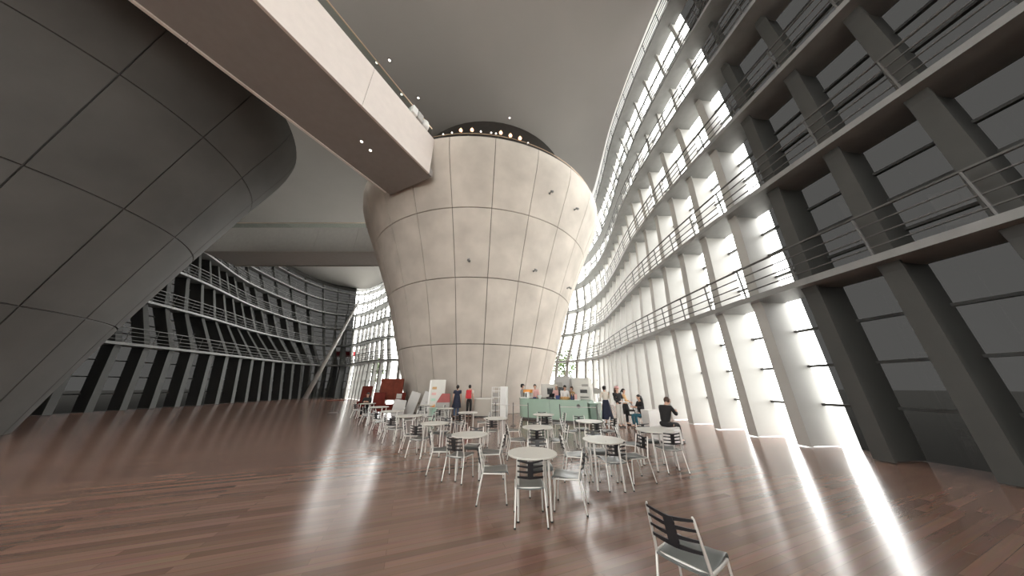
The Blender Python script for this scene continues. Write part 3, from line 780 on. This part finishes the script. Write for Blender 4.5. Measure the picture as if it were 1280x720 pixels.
# ------------------------------------------------------------------ along the foot of the cone
def rackP(): return unp(618, 515, 0.0)
t = thing('shelf_rack', 'white open shelf rack with dark stock left of the green counter', 'shelf', (-0.85, 14.55, 0), math.radians(-12))
for x in (-0.19, 0.19):
    for y in (-0.17, 0.17): MB().box((x, y, 0.78), (0.03, 0.03, 1.56)).build('upright', M['white'], t)
for z in (0.1, 0.42, 0.74, 1.06, 1.36, 1.545): MB().box((0, 0, z), (0.40, 0.37, 0.03)).build('shelf', M['white'], t)
for k, z in enumerate((0.115, 0.435, 0.755, 1.075)):
    bx = MB().rbox((0, 0, 0.1), (0.3, 0.26, 0.2), 0.02).build('storage_box', M['grey'], None, False, (t.location.x, t.location.y, z), math.radians(-12))
    tag(bx, 'dark grey box on the white shelf rack, %s from the bottom' % ['first', 'second', 'third', 'fourth'][k], 'box', 'boxes on the white rack')
t = thing('fridge', 'tall white narrow cooler beside the shelf rack', 'fridge', (-0.42, 14.35, 0), math.radians(-12))
MB().rbox((0, 0, 0.8), (0.34, 0.42, 1.56), 0.03).build('body', M['white'], t); MB().rbox((0, -0.218, 0.84), (0.3, 0.02, 1.4), 0.008).build('door', M['white'], t); MB().tube([(0.12, -0.25, 0.6), (0.12, -0.25, 1.0)], 0.01, 6).build('handle', M['alu'], t)
t = thing('side_cabinet', 'low beige cabinet with steel top against the cone foot', 'cabinet', (-1.62, 15.55, 0), math.radians(-4))
MB().rbox((0, 0, 0.49), (0.98, 0.5, 0.86), 0.02).build('body', M['beige'], t); MB().box((0, 0.02, 0.03), (0.92, 0.42, 0.06)).build('plinth', M['black'], t)
MB().rbox((0, 0, 0.94), (1.04, 0.54, 0.04), 0.01).build('worktop', M['alu'], t); MB().tube([(-0.5, -0.28, 1.0), (0.5, -0.28, 1.0)], 0.012, 6).build('towel_rail', M['alu'], t)
for k, (px, lab) in enumerate([(515.5, 'light grey leaning board, left of the pair by the menu stand'), (532.5, 'light grey leaning board, right of the pair by the menu stand')]):
    x = (px - 640) / FPX * (15.6 * CP + (-0.8) * SP)
    t = thing('leaning_board', lab, 'board', (x, 15.55, 0), math.radians(14))
    Rm = Matrix.Rotation(math.radians(-18), 3, 'X')
    MB().box((0, 0.2, 0.66), (0.54, 0.04, 1.3), mtx=Matrix.Rotation(math.radians(-16), 3, 'X') @ Matrix.Rotation(math.radians(14), 3, 'Y')).build('panel', M['lgrey'], t)
    MB().tube([(0.1, 0.42, 0.0), (0.1, 0.38, 1.0)], 0.02, 6).build('prop', M['steel'], t)
    if k: MB().box((0.05, 0.17, 0.74), (0.09, 0.012, 0.06), mtx=Matrix.Rotation(math.radians(-16), 3, 'X')).build('label_plate', M['grey'], t)
xs = (549.5 - 640) / FPX * 14.5
t = thing('menu_stand', 'tall white menu stand with coloured food pictures by the cone', 'sign', (xs, 15.2, 0), math.radians(12))
Rt = Matrix.Rotation(math.radians(-5), 3, 'X')
MB().rbox((0, 0, 0.99), (0.86, 0.10, 1.9), 0.02, mtx=Rt).build('panel', M['offwhite'], t)
MB().box((-0.40, -0.06, 0.99), (0.08, 0.02, 1.84), mtx=Rt).build('side_strip', M['white'], t)
for k, (c, z) in enumerate([('tan', 1.5), ('pink', 1.2), ('mint', 0.9), ('orange', 0.6)]):
    MB().rbox((-0.16, -0.062 - 0.087 * (1.0 - z) * 0, z), (0.24, 0.012, 0.13), 0.004, mtx=Rt).build('food_picture', M[c], t).location = (0, 0.087 * (z - 0.99), 0)
MB().box((0, 0.05, 0.02), (0.8, 0.4, 0.04)).build('base', M['steel'], t)
t = thing('display_bin', 'grey sloped display stand with a red top beside the woman in navy', 'display', ((557.5 - 640) / FPX * 13.9, 14.7, 0), math.radians(8))
MB().rbox((0, 0, 0.4), (0.72, 0.5, 0.8), 0.03).build('body', M['grey'], t)
rt = MB(); rt.loft([[Vector((x, y, 0.80)) for x, y in ((-0.34, -0.24), (0.34, -0.24), (0.34, 0.24), (-0.34, 0.24))], [Vector((x, y, 1.22)) for x, y in ((-0.12, 0.05), (0.30, 0.05), (0.30, 0.2), (-0.12, 0.2))]]); rt.build('sloped_top', M['dustyred'], t)
t = thing('mint_box', 'small mint green box at the foot of the menu stand', 'box', ((545 - 640) / FPX * 13.3, 14.2, 0)); MB().rbox((0, 0, 0.26), (0.32, 0.28, 0.52), 0.03).build('body', M['mint'], t); MB().rbox((0, 0, 0.54), (0.38, 0.32, 0.04), 0.02).build('lid', M['mint'], t)
t = thing('grey_planter', 'pale grey tilted crate stand left of the leaning boards', 'stand', ((505 - 640) / FPX * 14.2, 15.0, 0), math.radians(20))
MB().rbox((0, 0, 0.5), (0.62, 0.4, 0.8), 0.03, mtx=Matrix.Rotation(math.radians(8), 3, 'Y')).build('body', M['lgrey'], t); MB().box((0, 0, 0.05), (0.5, 0.36, 0.1)).build('base', M['steel'], t)
# red-brown lounge furniture
t = thing('folding_screen', 'tall red-brown wooden screen left of the cone foot', 'screen', (-7.6, 16.9, 0), math.radians(10))
MB().rbox((0, 0, 1.42), (1.36, 0.06, 1.24), 0.015).build('panel', M['redbrown'], t)
for x in (-0.62, 0.62): MB().box((x, 0, 0.42), (0.07, 0.06, 0.84)).build('leg', M['redbrown'], t); MB().box((x, 0, 0.02), (0.08, 0.5, 0.04)).build('foot', M['redbrown'], t)
def armchair(x, y, rz, label, hb=1.0):
    t = thing('armchair', label, 'armchair', (x, y, 0), rz, 'dark red armchairs')
    MB().rbox((0.02, 0, 0.34), (0.62, 0.56, 0.2), 0.05).build('seat_cushion', M['maroon'], t)
    shade(MB().rbox((-0.30, 0, 0.30 + hb / 2), (0.14, 0.66, hb - 0.1), 0.06, mtx=Matrix.Rotation(-0.12, 3, 'Y')).build('backrest', M['maroon'], t), 40)
    for s in (-1, 1): MB().rbox((0.0, 0.33 * s, 0.42), (0.66, 0.11, 0.42), 0.05).build('armrest', M['maroon'], t)
    for a in (-1, 1):
        for s in (-1, 1): MB().tube([(0.26 * a, 0.26 * s, 0.24), (0.29 * a, 0.29 * s, 0)], [0.025, 0.018], 8).build('leg', M['redbrown'], t)
armchair(-7.75, 15.9, math.radians(-60), 'dark red armchair before the red-brown screen, left of two')
armchair(-6.7, 15.7, math.radians(-120), 'dark red armchair before the red-brown screen, right of two')
armchair(-10.1, 18.6, math.radians(-70), 'dark red armchair behind the seated person at far left', 1.35)
t = thing('side_table', 'low dark wood side table at the far left edge of the lounge', 'table', (-11.4, 17.6, 0)); shade(MB().lathe([(0.5, 0.72), (0.52, 0.74), (0.5, 0.76)], n=28).build('tabletop', M['redbrown'], t), 40); MB().lathe([(0.26, 0), (0.24, 0.03), (0.04, 0.06), (0.04, 0.72)], n=16).build('pedestal', M['steel'], t)
t = thing('info_card', 'small khaki sign card before the red-brown screen', 'sign', (-6.35, 15.2, 0)); MB().rbox((0, 0, 1.08), (0.3, 0.02, 0.26), 0.008).build('card', M['grey'], t); MB().tube([(0, 0.02, 0.02), (0, 0.02, 0.98)], 0.015, 6).build('pole', M['steel'], t); MB().lathe([(0.14, 0), (0.13, 0.02)], (0, 0.02, 0), 14).build('base', M['steel'], t)
# white tables by the glass at right
t = thing('linen_table', 'white cloth-covered table before the glass wall at right', 'table', (5.68, 11.2, 0), math.radians(5)); t.scale = (0.72, 0.8, 1)
shade(MB().loft([[Vector((x * s, y * s, z)) for x, y in ((-0.46, -0.34), (-0.2, -0.35), (0.1, -0.345), (0.46, -0.34), (0.465, 0), (0.46, 0.34), (0, 0.345), (-0.46, 0.34), (-0.465, 0))] for z, s in ((0.08, 1.0), (0.4, 0.985), (0.70, 0.975), (0.715, 0.96))]).build('tablecloth', M['white'], t), 40)
MB().box((0, 0, 0.05), (0.7, 0.5, 0.1)).build('base', M['steel'], t)
t = thing('white_bench', 'white box bench under the hunched figure at right edge', 'bench', (4.72, 8.68, 0), math.radians(25))
MB().rbox((0, 0, 0.2), (0.7, 0.5, 0.40), 0.04).build('body', M['white'], t); MB().rbox((0, 0, 0.425), (0.68, 0.48, 0.05), 0.024).build('cushion', M['whitecloth'], t)

# ------------------------------------------------------------------ people
def skin_obj(name, nodes, edges, m, parent, root=0, sub=1):
    bm = bmesh.new(); lay = bm.verts.layers.skin.verify(); vs = []
    for i, (p, r) in enumerate(nodes):
        v = bm.verts.new(p); rr = r if isinstance(r, tuple) else (r, r)
        v[lay].radius = rr; v[lay].use_root = (i == root); vs.append(v)
    for a, b_ in edges: bm.edges.new((vs[a], vs[b_]))
    me = bpy.data.meshes.new(name); bm.to_mesh(me); bm.free(); me.materials.append(m)
    o = bpy.data.objects.new(name, me); COL.objects.link(o); o.parent = parent
    md = o.modifiers.new('skin', 'SKIN'); md.use_smooth_shade = True; md.branch_smoothing = 0.3
    sb = o.modifiers.new('sub', 'SUBSURF'); sb.levels = sub; sb.render_levels = sub
    return o

def person(label, loc, face, h=1.65, pose=None, top='blackcloth', legs='blackcloth', skirt=None, hair='hair', hairstyle='short', sleeves='long', seated=False, lean=0.0, group=None, hat=None, shoes='black', eyes=True, headtilt=0.0, hem=None):
    """faces +X locally; pose = dict of joint overrides (in a 1.65 m body)"""
    t = thing('person', label, 'person', (loc[0], loc[1], loc[2] if len(loc) > 2 else 0.0), math.radians(face), group)
    s = h / 1.65; t.scale = (s, s, s)
    hz = 0.50 if seated else 0.90
    J = {}
    cl, sl = math.cos(lean), math.sin(lean)
    def up(x, y, z): return Vector((x * cl + z * sl, y, hz + z * cl - x * sl))
    J['pel'] = Vector((0, 0, hz)); J['sp'] = up(0.01, 0, 0.19); J['ch'] = up(0.0, 0, 0.37); J['nb'] = up(-0.01, 0, 0.52); J['nk'] = up(0.005, 0, 0.575)
    hb = J['nk']; ht = lean + headtilt
    def hd(x, y, z): return hb + Vector((x * math.cos(ht) + z * math.sin(ht), y, z * math.cos(ht) - x * math.sin(ht)))
    J['h1'] = hd(0.035, 0, 0.055); J['h2'] = hd(0.02, 0, 0.105); J['h3'] = hd(0.01, 0, 0.155)
    for sd, y in (('l', 1), ('r', -1)):
        J['sh' + sd] = up(-0.005, 0.165 * y, 0.475); J['el' + sd] = up(-0.03, 0.215 * y, 0.20); J['wr' + sd] = up(0.03, 0.225 * y, -0.03)
        J['hp' + sd] = Vector((0, 0.085 * y, hz - 0.04))
        if seated: J['kn' + sd] = Vector((0.42, 0.11 * y, 0.48)); J['an' + sd] = Vector((0.40, 0.11 * y, 0.08))
        else: J['kn' + sd] = Vector((0.015, 0.09 * y, 0.49)); J['an' + sd] = Vector((-0.02, 0.09 * y, 0.08))
        J['to' + sd] = None
    for k, v in (pose or {}).items(): J[k] = Vector(v)
    for sd in 'lr': J['to' + sd] = J['an' + sd] + Vector((0.15, 0, -0.045))
    N, Ed, ix = [], [], {}
    def nd(k, p, r): ix[k] = len(N); N.append((p, r))
    nd('pel', J['pel'], (0.12, 0.095)); nd('sp', J['sp'], (0.105, 0.085)); nd('ch', J['ch'], (0.105, 0.08)); nd('nb', J['nb'], 0.06); nd('nk', J['nk'], 0.048)
    nd('h1', J['h1'], (0.06, 0.07)); nd('h2', J['h2'], (0.075, 0.09)); nd('h3', J['h3'], (0.06, 0.07))
    Ed += [(0, 1), (1, 2), (2, 3), (3, 4), (4, 5), (5, 6), (6, 7)]
    for sd in 'lr':
        y = 1 if sd == 'l' else -1
        nd('sh' + sd, J['sh' + sd], 0.045); nd('el' + sd, J['el' + sd], 0.038); nd('wr' + sd, J['wr' + sd], 0.026)
        d = (J['wr' + sd] - J['el' + sd]).normalized(); pm = J['wr' + sd] + d * 0.06
        side = d.cross(Vector((0, 1, 0))); side = side.normalized() if side.length > 0.1 else Vector((0, 0, 1))
        curl = side.cross(d).normalized() * (-y)
        nd('pm' + sd, pm, (0.034, 0.018))
        Ed += [(ix['ch'], ix['sh' + sd]), (ix['sh' + sd], ix['el' + sd]), (ix['el' + sd], ix['wr' + sd]), (ix['wr' + sd], ix['pm' + sd])]
        for f_, (o_, L) in enumerate(((-0.027, 0.055), (-0.009, 0.07), (0.009, 0.075), (0.027, 0.065))):
            a = pm + side * o_ + d * 0.03; nd('f%s%d' % (sd, f_), a, 0.009); nd('g%s%d' % (sd, f_), a + d * L * 0.55 + curl * 0.008, 0.0085); nd('k%s%d' % (sd, f_), a + d * L * 0.9 + curl * 0.03, 0.007)
            Ed += [(ix['pm' + sd], ix['f%s%d' % (sd, f_)]), (ix['f%s%d' % (sd, f_)], ix['g%s%d' % (sd, f_)]), (ix['g%s%d' % (sd, f_)], ix['k%s%d' % (sd, f_)])]
        a = J['wr' + sd] + d * 0.03 + side * 0.032; nd('t' + sd, a, 0.011); nd('u' + sd, a + d * 0.035 + side * 0.02 + curl * 0.01, 0.009)
        Ed += [(ix['wr' + sd], ix['t' + sd]), (ix['t' + sd], ix['u' + sd])]
        nd('hp' + sd, J['hp' + sd], 0.082); nd('kn' + sd, J['kn' + sd], 0.054); nd('cf' + sd, J['kn' + sd].lerp(J['an' + sd], 0.35) + Vector((-0.015, 0, 0)), 0.05); nd('an' + sd, J['an' + sd], 0.036); nd('to' + sd, J['to' + sd], (0.036, 0.026))
        Ed += [(0, ix['hp' + sd]), (ix['hp' + sd], ix['kn' + sd]), (ix['kn' + sd], ix['cf' + sd]), (ix['cf' + sd], ix['an' + sd]), (ix['an' + sd], ix['to' + sd])]
    skin_obj('body', N, Ed, M['skin'], t)
    # top
    tn = [(J['pel'] + Vector((0, 0, -0.02)), (0.155, 0.128)), (J['sp'], (0.142, 0.118)), (J['ch'], (0.152, 0.116)), (J['nb'], 0.08)]
    te = [(0, 1), (1, 2), (2, 3)]
    for sd in 'lr':
        k = len(tn); tn.append((J['sh' + sd], 0.084)); te.append((2, k))
        tn.append((J['sh' + sd].lerp(J['el' + sd], 0.55), 0.056)); te.append((k, k + 1))
        if sleeves == 'long':
            tn.append((J['el' + sd], 0.052)); tn.append((J['el' + sd].lerp(J['wr' + sd], 0.85), 0.04)); te += [(k + 1, k + 2), (k + 2, k + 3)]
    skin_obj('top', tn, te, M[top], t)
    if skirt:
        zt, zb, rt_, rb_ = hem or (hz + 0.12, 0.13, 0.135, 0.25)
        sk = MB(); rings = []
        for k in range(9):
            f = k / 8; z = zt + (zb - zt) * f; r = rt_ + (rb_ - rt_) * f ** 0.7
            rings.append([Vector((r * 0.82 * math.cos(a) * (1 + 0.06 * f * math.cos(9 * a)), r * math.sin(a) * (1 + 0.06 * f * math.cos(9 * a)), z)) for a in [2 * math.pi * j / 36 for j in range(36)]])
        shade(sk.loft(rings, True, False).build('skirt', M[skirt], t), 70)
    if legs:
        ln = [(J['pel'] + Vector((0, 0, 0.10)), (0.125, 0.10)), (J['pel'], (0.135, 0.108))]; le = [(0, 1)]
        for sd in 'lr':
            k = len(ln); ln += [(J['hp' + sd], 0.094), (J['kn' + sd], 0.068), (J['kn' + sd].lerp(J['an' + sd], 0.5), 0.062), (J['kn' + sd].lerp(J['an' + sd], 0.93), 0.055)]
            le += [(1, k), (k, k + 1), (k + 1, k + 2), (k + 2, k + 3)]
        skin_obj('trousers', ln, le, M[legs], t)
    for sd in 'lr':
        skin_obj('shoe', [(J['an' + sd] + Vector((-0.03, 0, -0.035)), (0.043, 0.04)), (J['an' + sd] + Vector((0.07, 0, -0.045)), (0.046, 0.034)), (J['to' + sd] + Vector((0.02, 0, -0.005)), (0.038, 0.026))], [(0, 1), (1, 2)], M[shoes], t)
    # hair: a shell over the crown and back of the head
    Rh = Matrix.Rotation(ht, 3, 'Y'); hc = hd(0.005, 0, 0.12); hm = MB(); rings = []
    for i in range(8):
        ph = math.radians(90 - i * 20)
        ring = []
        for j in range(16):
            a = 2 * math.pi * j / 16; front = max(0, math.cos(a))
            p2 = max(ph, math.radians(22)) if front > 0.35 else ph
            r = 0.098
            ring.append(Rh @ Vector((0.108 * math.cos(p2) * math.cos(a) - 0.012, 0.088 * math.cos(p2) * math.sin(a), 0.108 * math.sin(p2))) + hc)
        rings.append(ring)
    hm.loft(rings, True, True)
    if hairstyle == 'bun': hm.ball(Rh @ Vector((-0.12, 0, 0.05)) + hc, 0.05)
    if hairstyle == 'long':
        hm.tube([Rh @ Vector((-0.06, 0, 0.03)) + hc, Rh @ Vector((-0.095, 0, -0.10)) + hc, Rh @ Vector((-0.10, 0, -0.25)) + hc, Rh @ Vector((-0.10, 0, -0.32)) + hc], [0.08, 0.085, 0.07, 0.03], 10)
    if hairstyle == 'tail': hm.tube([Rh @ Vector((-0.09, 0, 0.04)) + hc, Rh @ Vector((-0.14, 0, -0.03)) + hc, Rh @ Vector((-0.14, 0, -0.16)) + hc], [0.03, 0.035, 0.012], 8)
    shade(hm.build('hair', M[hair], t), 70)
    fn = MB(); fn.loft([[Rh @ Vector(v) + hc for v in ((0.095, -0.012, 0.0), (0.095, 0.012, 0.0), (0.098, 0, 0.03))], [Rh @ Vector(v) + hc for v in ((0.118, -0.008, -0.012), (0.118, 0.008, -0.012), (0.112, 0, 0.0))]]); fn.build('nose', M['skin'], t)
    for y in (-1, 1):
        MB().ball(Rh @ Vector((0.088, 0.033 * y, 0.018)) + hc, 0.012, 8, 5).build('eye', M['black'], t)
        MB().ball(Rh @ Vector((0.0, 0.086 * y, -0.01)) + hc, (0.018, 0.01, 0.03), 8, 5).build('ear', M['skin'], t)
    MB().ball(Rh @ Vector((0.088, 0, -0.052)) + hc, (0.01, 0.022, 0.005), 8, 5).build('mouth', M['pinkcloth'], t)
    if hat:
        hmb = MB(); hmb.loft([[Rh @ Vector((r * math.cos(a) * 1.1 + o, r * math.sin(a), z)) + hc for a in [2 * math.pi * k / 18 for k in range(18)]] for r, z, o in ((0.098, 0.035, 0), (0.1, 0.06, 0), (0.085, 0.11, 0), (0.03, 0.128, 0))])
        hmb.loft([[Rh @ Vector((0.06 + 0.12 * math.cos(a) * (1 if math.cos(a) > 0 else 0.2), 0.085 * math.sin(a), z - 0.1 * max(0, math.cos(a)) * 0.3)) + hc for a in [2 * math.pi * k / 14 for k in range(14)]] for z in (0.04, 0.052)])
        hmb.build('cap', M[hat], t)
    return t, J
def at(px, y_world):
    z = y_world * CP - 0.8 * SP
    return (px - 640) / FPX * z
# two visitors in front of the cone
t, J = person('person in a dark navy dress over jeans, back turned, before the concrete cone', (at(571, 14.9), 14.9), 96, 1.62, top='navy', legs='denim', skirt='navy', hairstyle='tail', sleeves='short', hem=(1.15, 0.52, 0.14, 0.24))
t, J = person('person in white top with red backpack, back turned, beside the one in navy', (at(586.5, 15.0), 15.0), 84, 1.63, top='cream', legs='blackcloth', hairstyle='short', sleeves='short')
bp_ = MB().rbox((-0.17, 0, 1.20), (0.16, 0.30, 0.44), 0.06).build('backpack', M['red'], None, False)
bp_.location = t.location; bp_.rotation_euler = t.rotation_euler; bp_.scale = t.scale
tag(bp_, 'red backpack worn by the person in the white top', 'backpack')
for y in (-1, 1): MB().tube([(-0.10, 0.10 * y, 1.40), (0.0, 0.11 * y, 1.44), (0.10, 0.10 * y, 1.30), (0.08, 0.11 * y, 1.08), (-0.1, 0.12 * y, 1.02)], 0.018, 6).build('shoulder_strap', M['red'], bp_)
# staff behind the counter
def kw(px, w):
    # a point w metres behind the counter front on the pixel column px
    best = None
    for i in range(400):
        u = -0.5 + i * 0.014; p = kp(u, w, 0); z = p.y * CP - 0.5 * SP; x = 640 + FPX * p.x / z
        if best is None or abs(x - px) < best[0]: best = (abs(x - px), p)
    return (best[1].x, best[1].y)
fwd = {'ell': (0.10, 0.22, 1.08), 'wrl': (0.30, 0.14, 1.04), 'elr': (0.10, -0.22, 1.08), 'wrr': (0.30, -0.14, 1.04)}
person('cafe worker in a dark cap and dark shirt at the counter left end, side-on', kw(653, 1.0), 10, 1.66, pose=fwd, top='denim', legs='blackcloth', hat='blackcloth')
person('cafe worker in a pink-white apron before the beige oven unit', kw(669, 1.05), -95, 1.66, pose=fwd, top='pinkcloth', legs='blackcloth')
person('cafe worker in pale pink behind the black screen', kw(696, 1.45), -120, 1.62, pose=fwd, top='pinkcloth', legs='blackcloth', hair='hair_brown', hat='cream')
person('dark-haired cafe worker in a white shirt bending over the bread basket', kw(706, 0.9), -85, 1.62, pose=fwd, top='whitecloth', legs='blackcloth', lean=0.12, headtilt=0.3)
person('cafe worker in tan half hidden beside the drinks machine', kw(715, 1.4), 200, 1.55, top='tan', legs='blackcloth', hair='hair_brown')
# visitors at right
person('person in a cream blouse and long navy skirt, back turned, right of the counter', (at(757.5, 12.7), 12.7), 100, 1.58, top='cream', legs=None, skirt='navy', hairstyle='bun', sleeves='long', hem=(1.06, 0.22, 0.13, 0.27),
       pose={'ell': (0.05, 0.24, 1.12), 'wrl': (0.2, 0.12, 1.16), 'elr': (0.05, -0.24, 1.12), 'wrr': (0.2, -0.12, 1.16)})
hold = {'ell': (0.06, 0.24, 1.12), 'wrl': (0.26, 0.08, 1.04), 'elr': (0.06, -0.24, 1.12), 'wrr': (0.26, -0.06, 1.06)}
t, J = person('person in black top and pale trousers with pinkish hat holding a tray', (at(773.5, 11.9), 11.9), -70, 1.55, pose=hold, top='blackcloth', legs='offwhite', hair='hair_brown', hat='pinkcloth', hairstyle='long')
p = t.location + Matrix.Rotation(math.radians(-70), 3, 'Z') @ Vector((0.33, 0, 0.985))
tr = tag(MB().rbox((0, 0, 0), (0.24, 0.36, 0.02), 0.02).build('serving_tray', M['white'], None, False, p, math.radians(-70)), 'white tray held by the person in the pinkish hat', 'tray')
cup = thing('paper_cup', 'white paper cup on the held tray', 'cup', p + Vector((0, 0, 0.012))); shade(MB().lathe([(0.03, 0), (0.04, 0.11), (0.037, 0.11), (0.02, 0.01)], n=14).build('cup_wall', M['white'], cup), 50)
t, J = person('person in a patterned pale top and dark skirt behind the tray carrier', (at(781.5, 12.5), 12.5), -30, 1.46, pose=hold, top='tan', legs='blackcloth', skirt='blackcloth', hairstyle='tail', hem=(0.98, 0.5, 0.13, 0.26))
hbag = thing('handbag', 'black and white handbag carried by the person in the patterned top', 'bag', t.location + Matrix.Rotation(math.radians(-30), 3, 'Z') @ Vector((0.22, -0.22, 0.52)))
MB().rbox((0, 0, 0), (0.34, 0.16, 0.24), 0.04).build('body', M['blackcloth'], hbag); MB().rbox((0, -0.085, 0.0), (0.2, 0.01, 0.1), 0.004).build('pocket', M['whitecloth'], hbag); MB().tube([(-0.12, 0, 0.11), (-0.1, 0, 0.3), (0, 0, 0.4), (0.1, 0, 0.3), (0.12, 0, 0.11)], 0.012, 6).build('strap', M['blackcloth'], hbag)
person('seated person with long black hair and teal trousers by the glass wall', (at(801.5, 11.7), 11.7), 190, 1.62, pose={'ell': (0.12, 0.21, 0.78), 'wrl': (0.36, 0.12, 0.80), 'elr': (0.12, -0.21, 0.78), 'wrr': (0.36, -0.12, 0.80)}, top='blackcloth', legs='teal', hairstyle='long', seated=True, lean=0.08)
st = thing('stool', 'pale stool under the seated person in teal trousers', 'stool', (at(801.5, 11.7), 11.7, 0)); shade(MB().lathe([(0.17, 0.36), (0.19, 0.38), (0.18, 0.41)], n=20).build('seat', M['white'], st), 40)
for k in range(4):
    a = math.pi / 4 + k * math.pi / 2; MB().tube([(0.12 * math.cos(a), 0.12 * math.sin(a), 0.37), (0.17 * math.cos(a), 0.17 * math.sin(a), 0)], 0.014, 6).build('leg', M['alu'], st)
person('hunched seated person in a black jacket at the right edge', (4.74, 8.7, 0.0), 25, 1.75, pose={'ell': (0.30, 0.20, 0.74), 'wrl': (0.52, 0.08, 0.80), 'elr': (0.30, -0.20, 0.74), 'wrr': (0.52, -0.08, 0.80)}, top='blackcloth', legs='blackcloth', hair='hair_brown', seated=True, lean=0.42, headtilt=0.3)
# seated visitor at far left
person('seated person in black reading at the far left table', (at(459.5, 15.75), 15.75), -75, 1.62, pose={'ell': (0.14, 0.22, 0.76), 'wrl': (0.36, 0.10, 0.79), 'elr': (0.14, -0.22, 0.76), 'wrr': (0.36, -0.10, 0.79)}, top='blackcloth', legs='blackcloth', seated=True, lean=0.2, hairstyle='long')
st2 = thing('stool', 'pale stool under the reader at far left', 'stool', (at(459.5, 15.75), 15.75, 0)); shade(MB().lathe([(0.17, 0.36), (0.19, 0.38), (0.18, 0.41)], n=20).build('seat', M['white'], st2), 40)
for k in range(4):
    a = math.pi / 4 + k * math.pi / 2; MB().tube([(0.12 * math.cos(a), 0.12 * math.sin(a), 0.37), (0.17 * math.cos(a), 0.17 * math.sin(a), 0)], 0.014, 6).build('leg', M['alu'], st2)
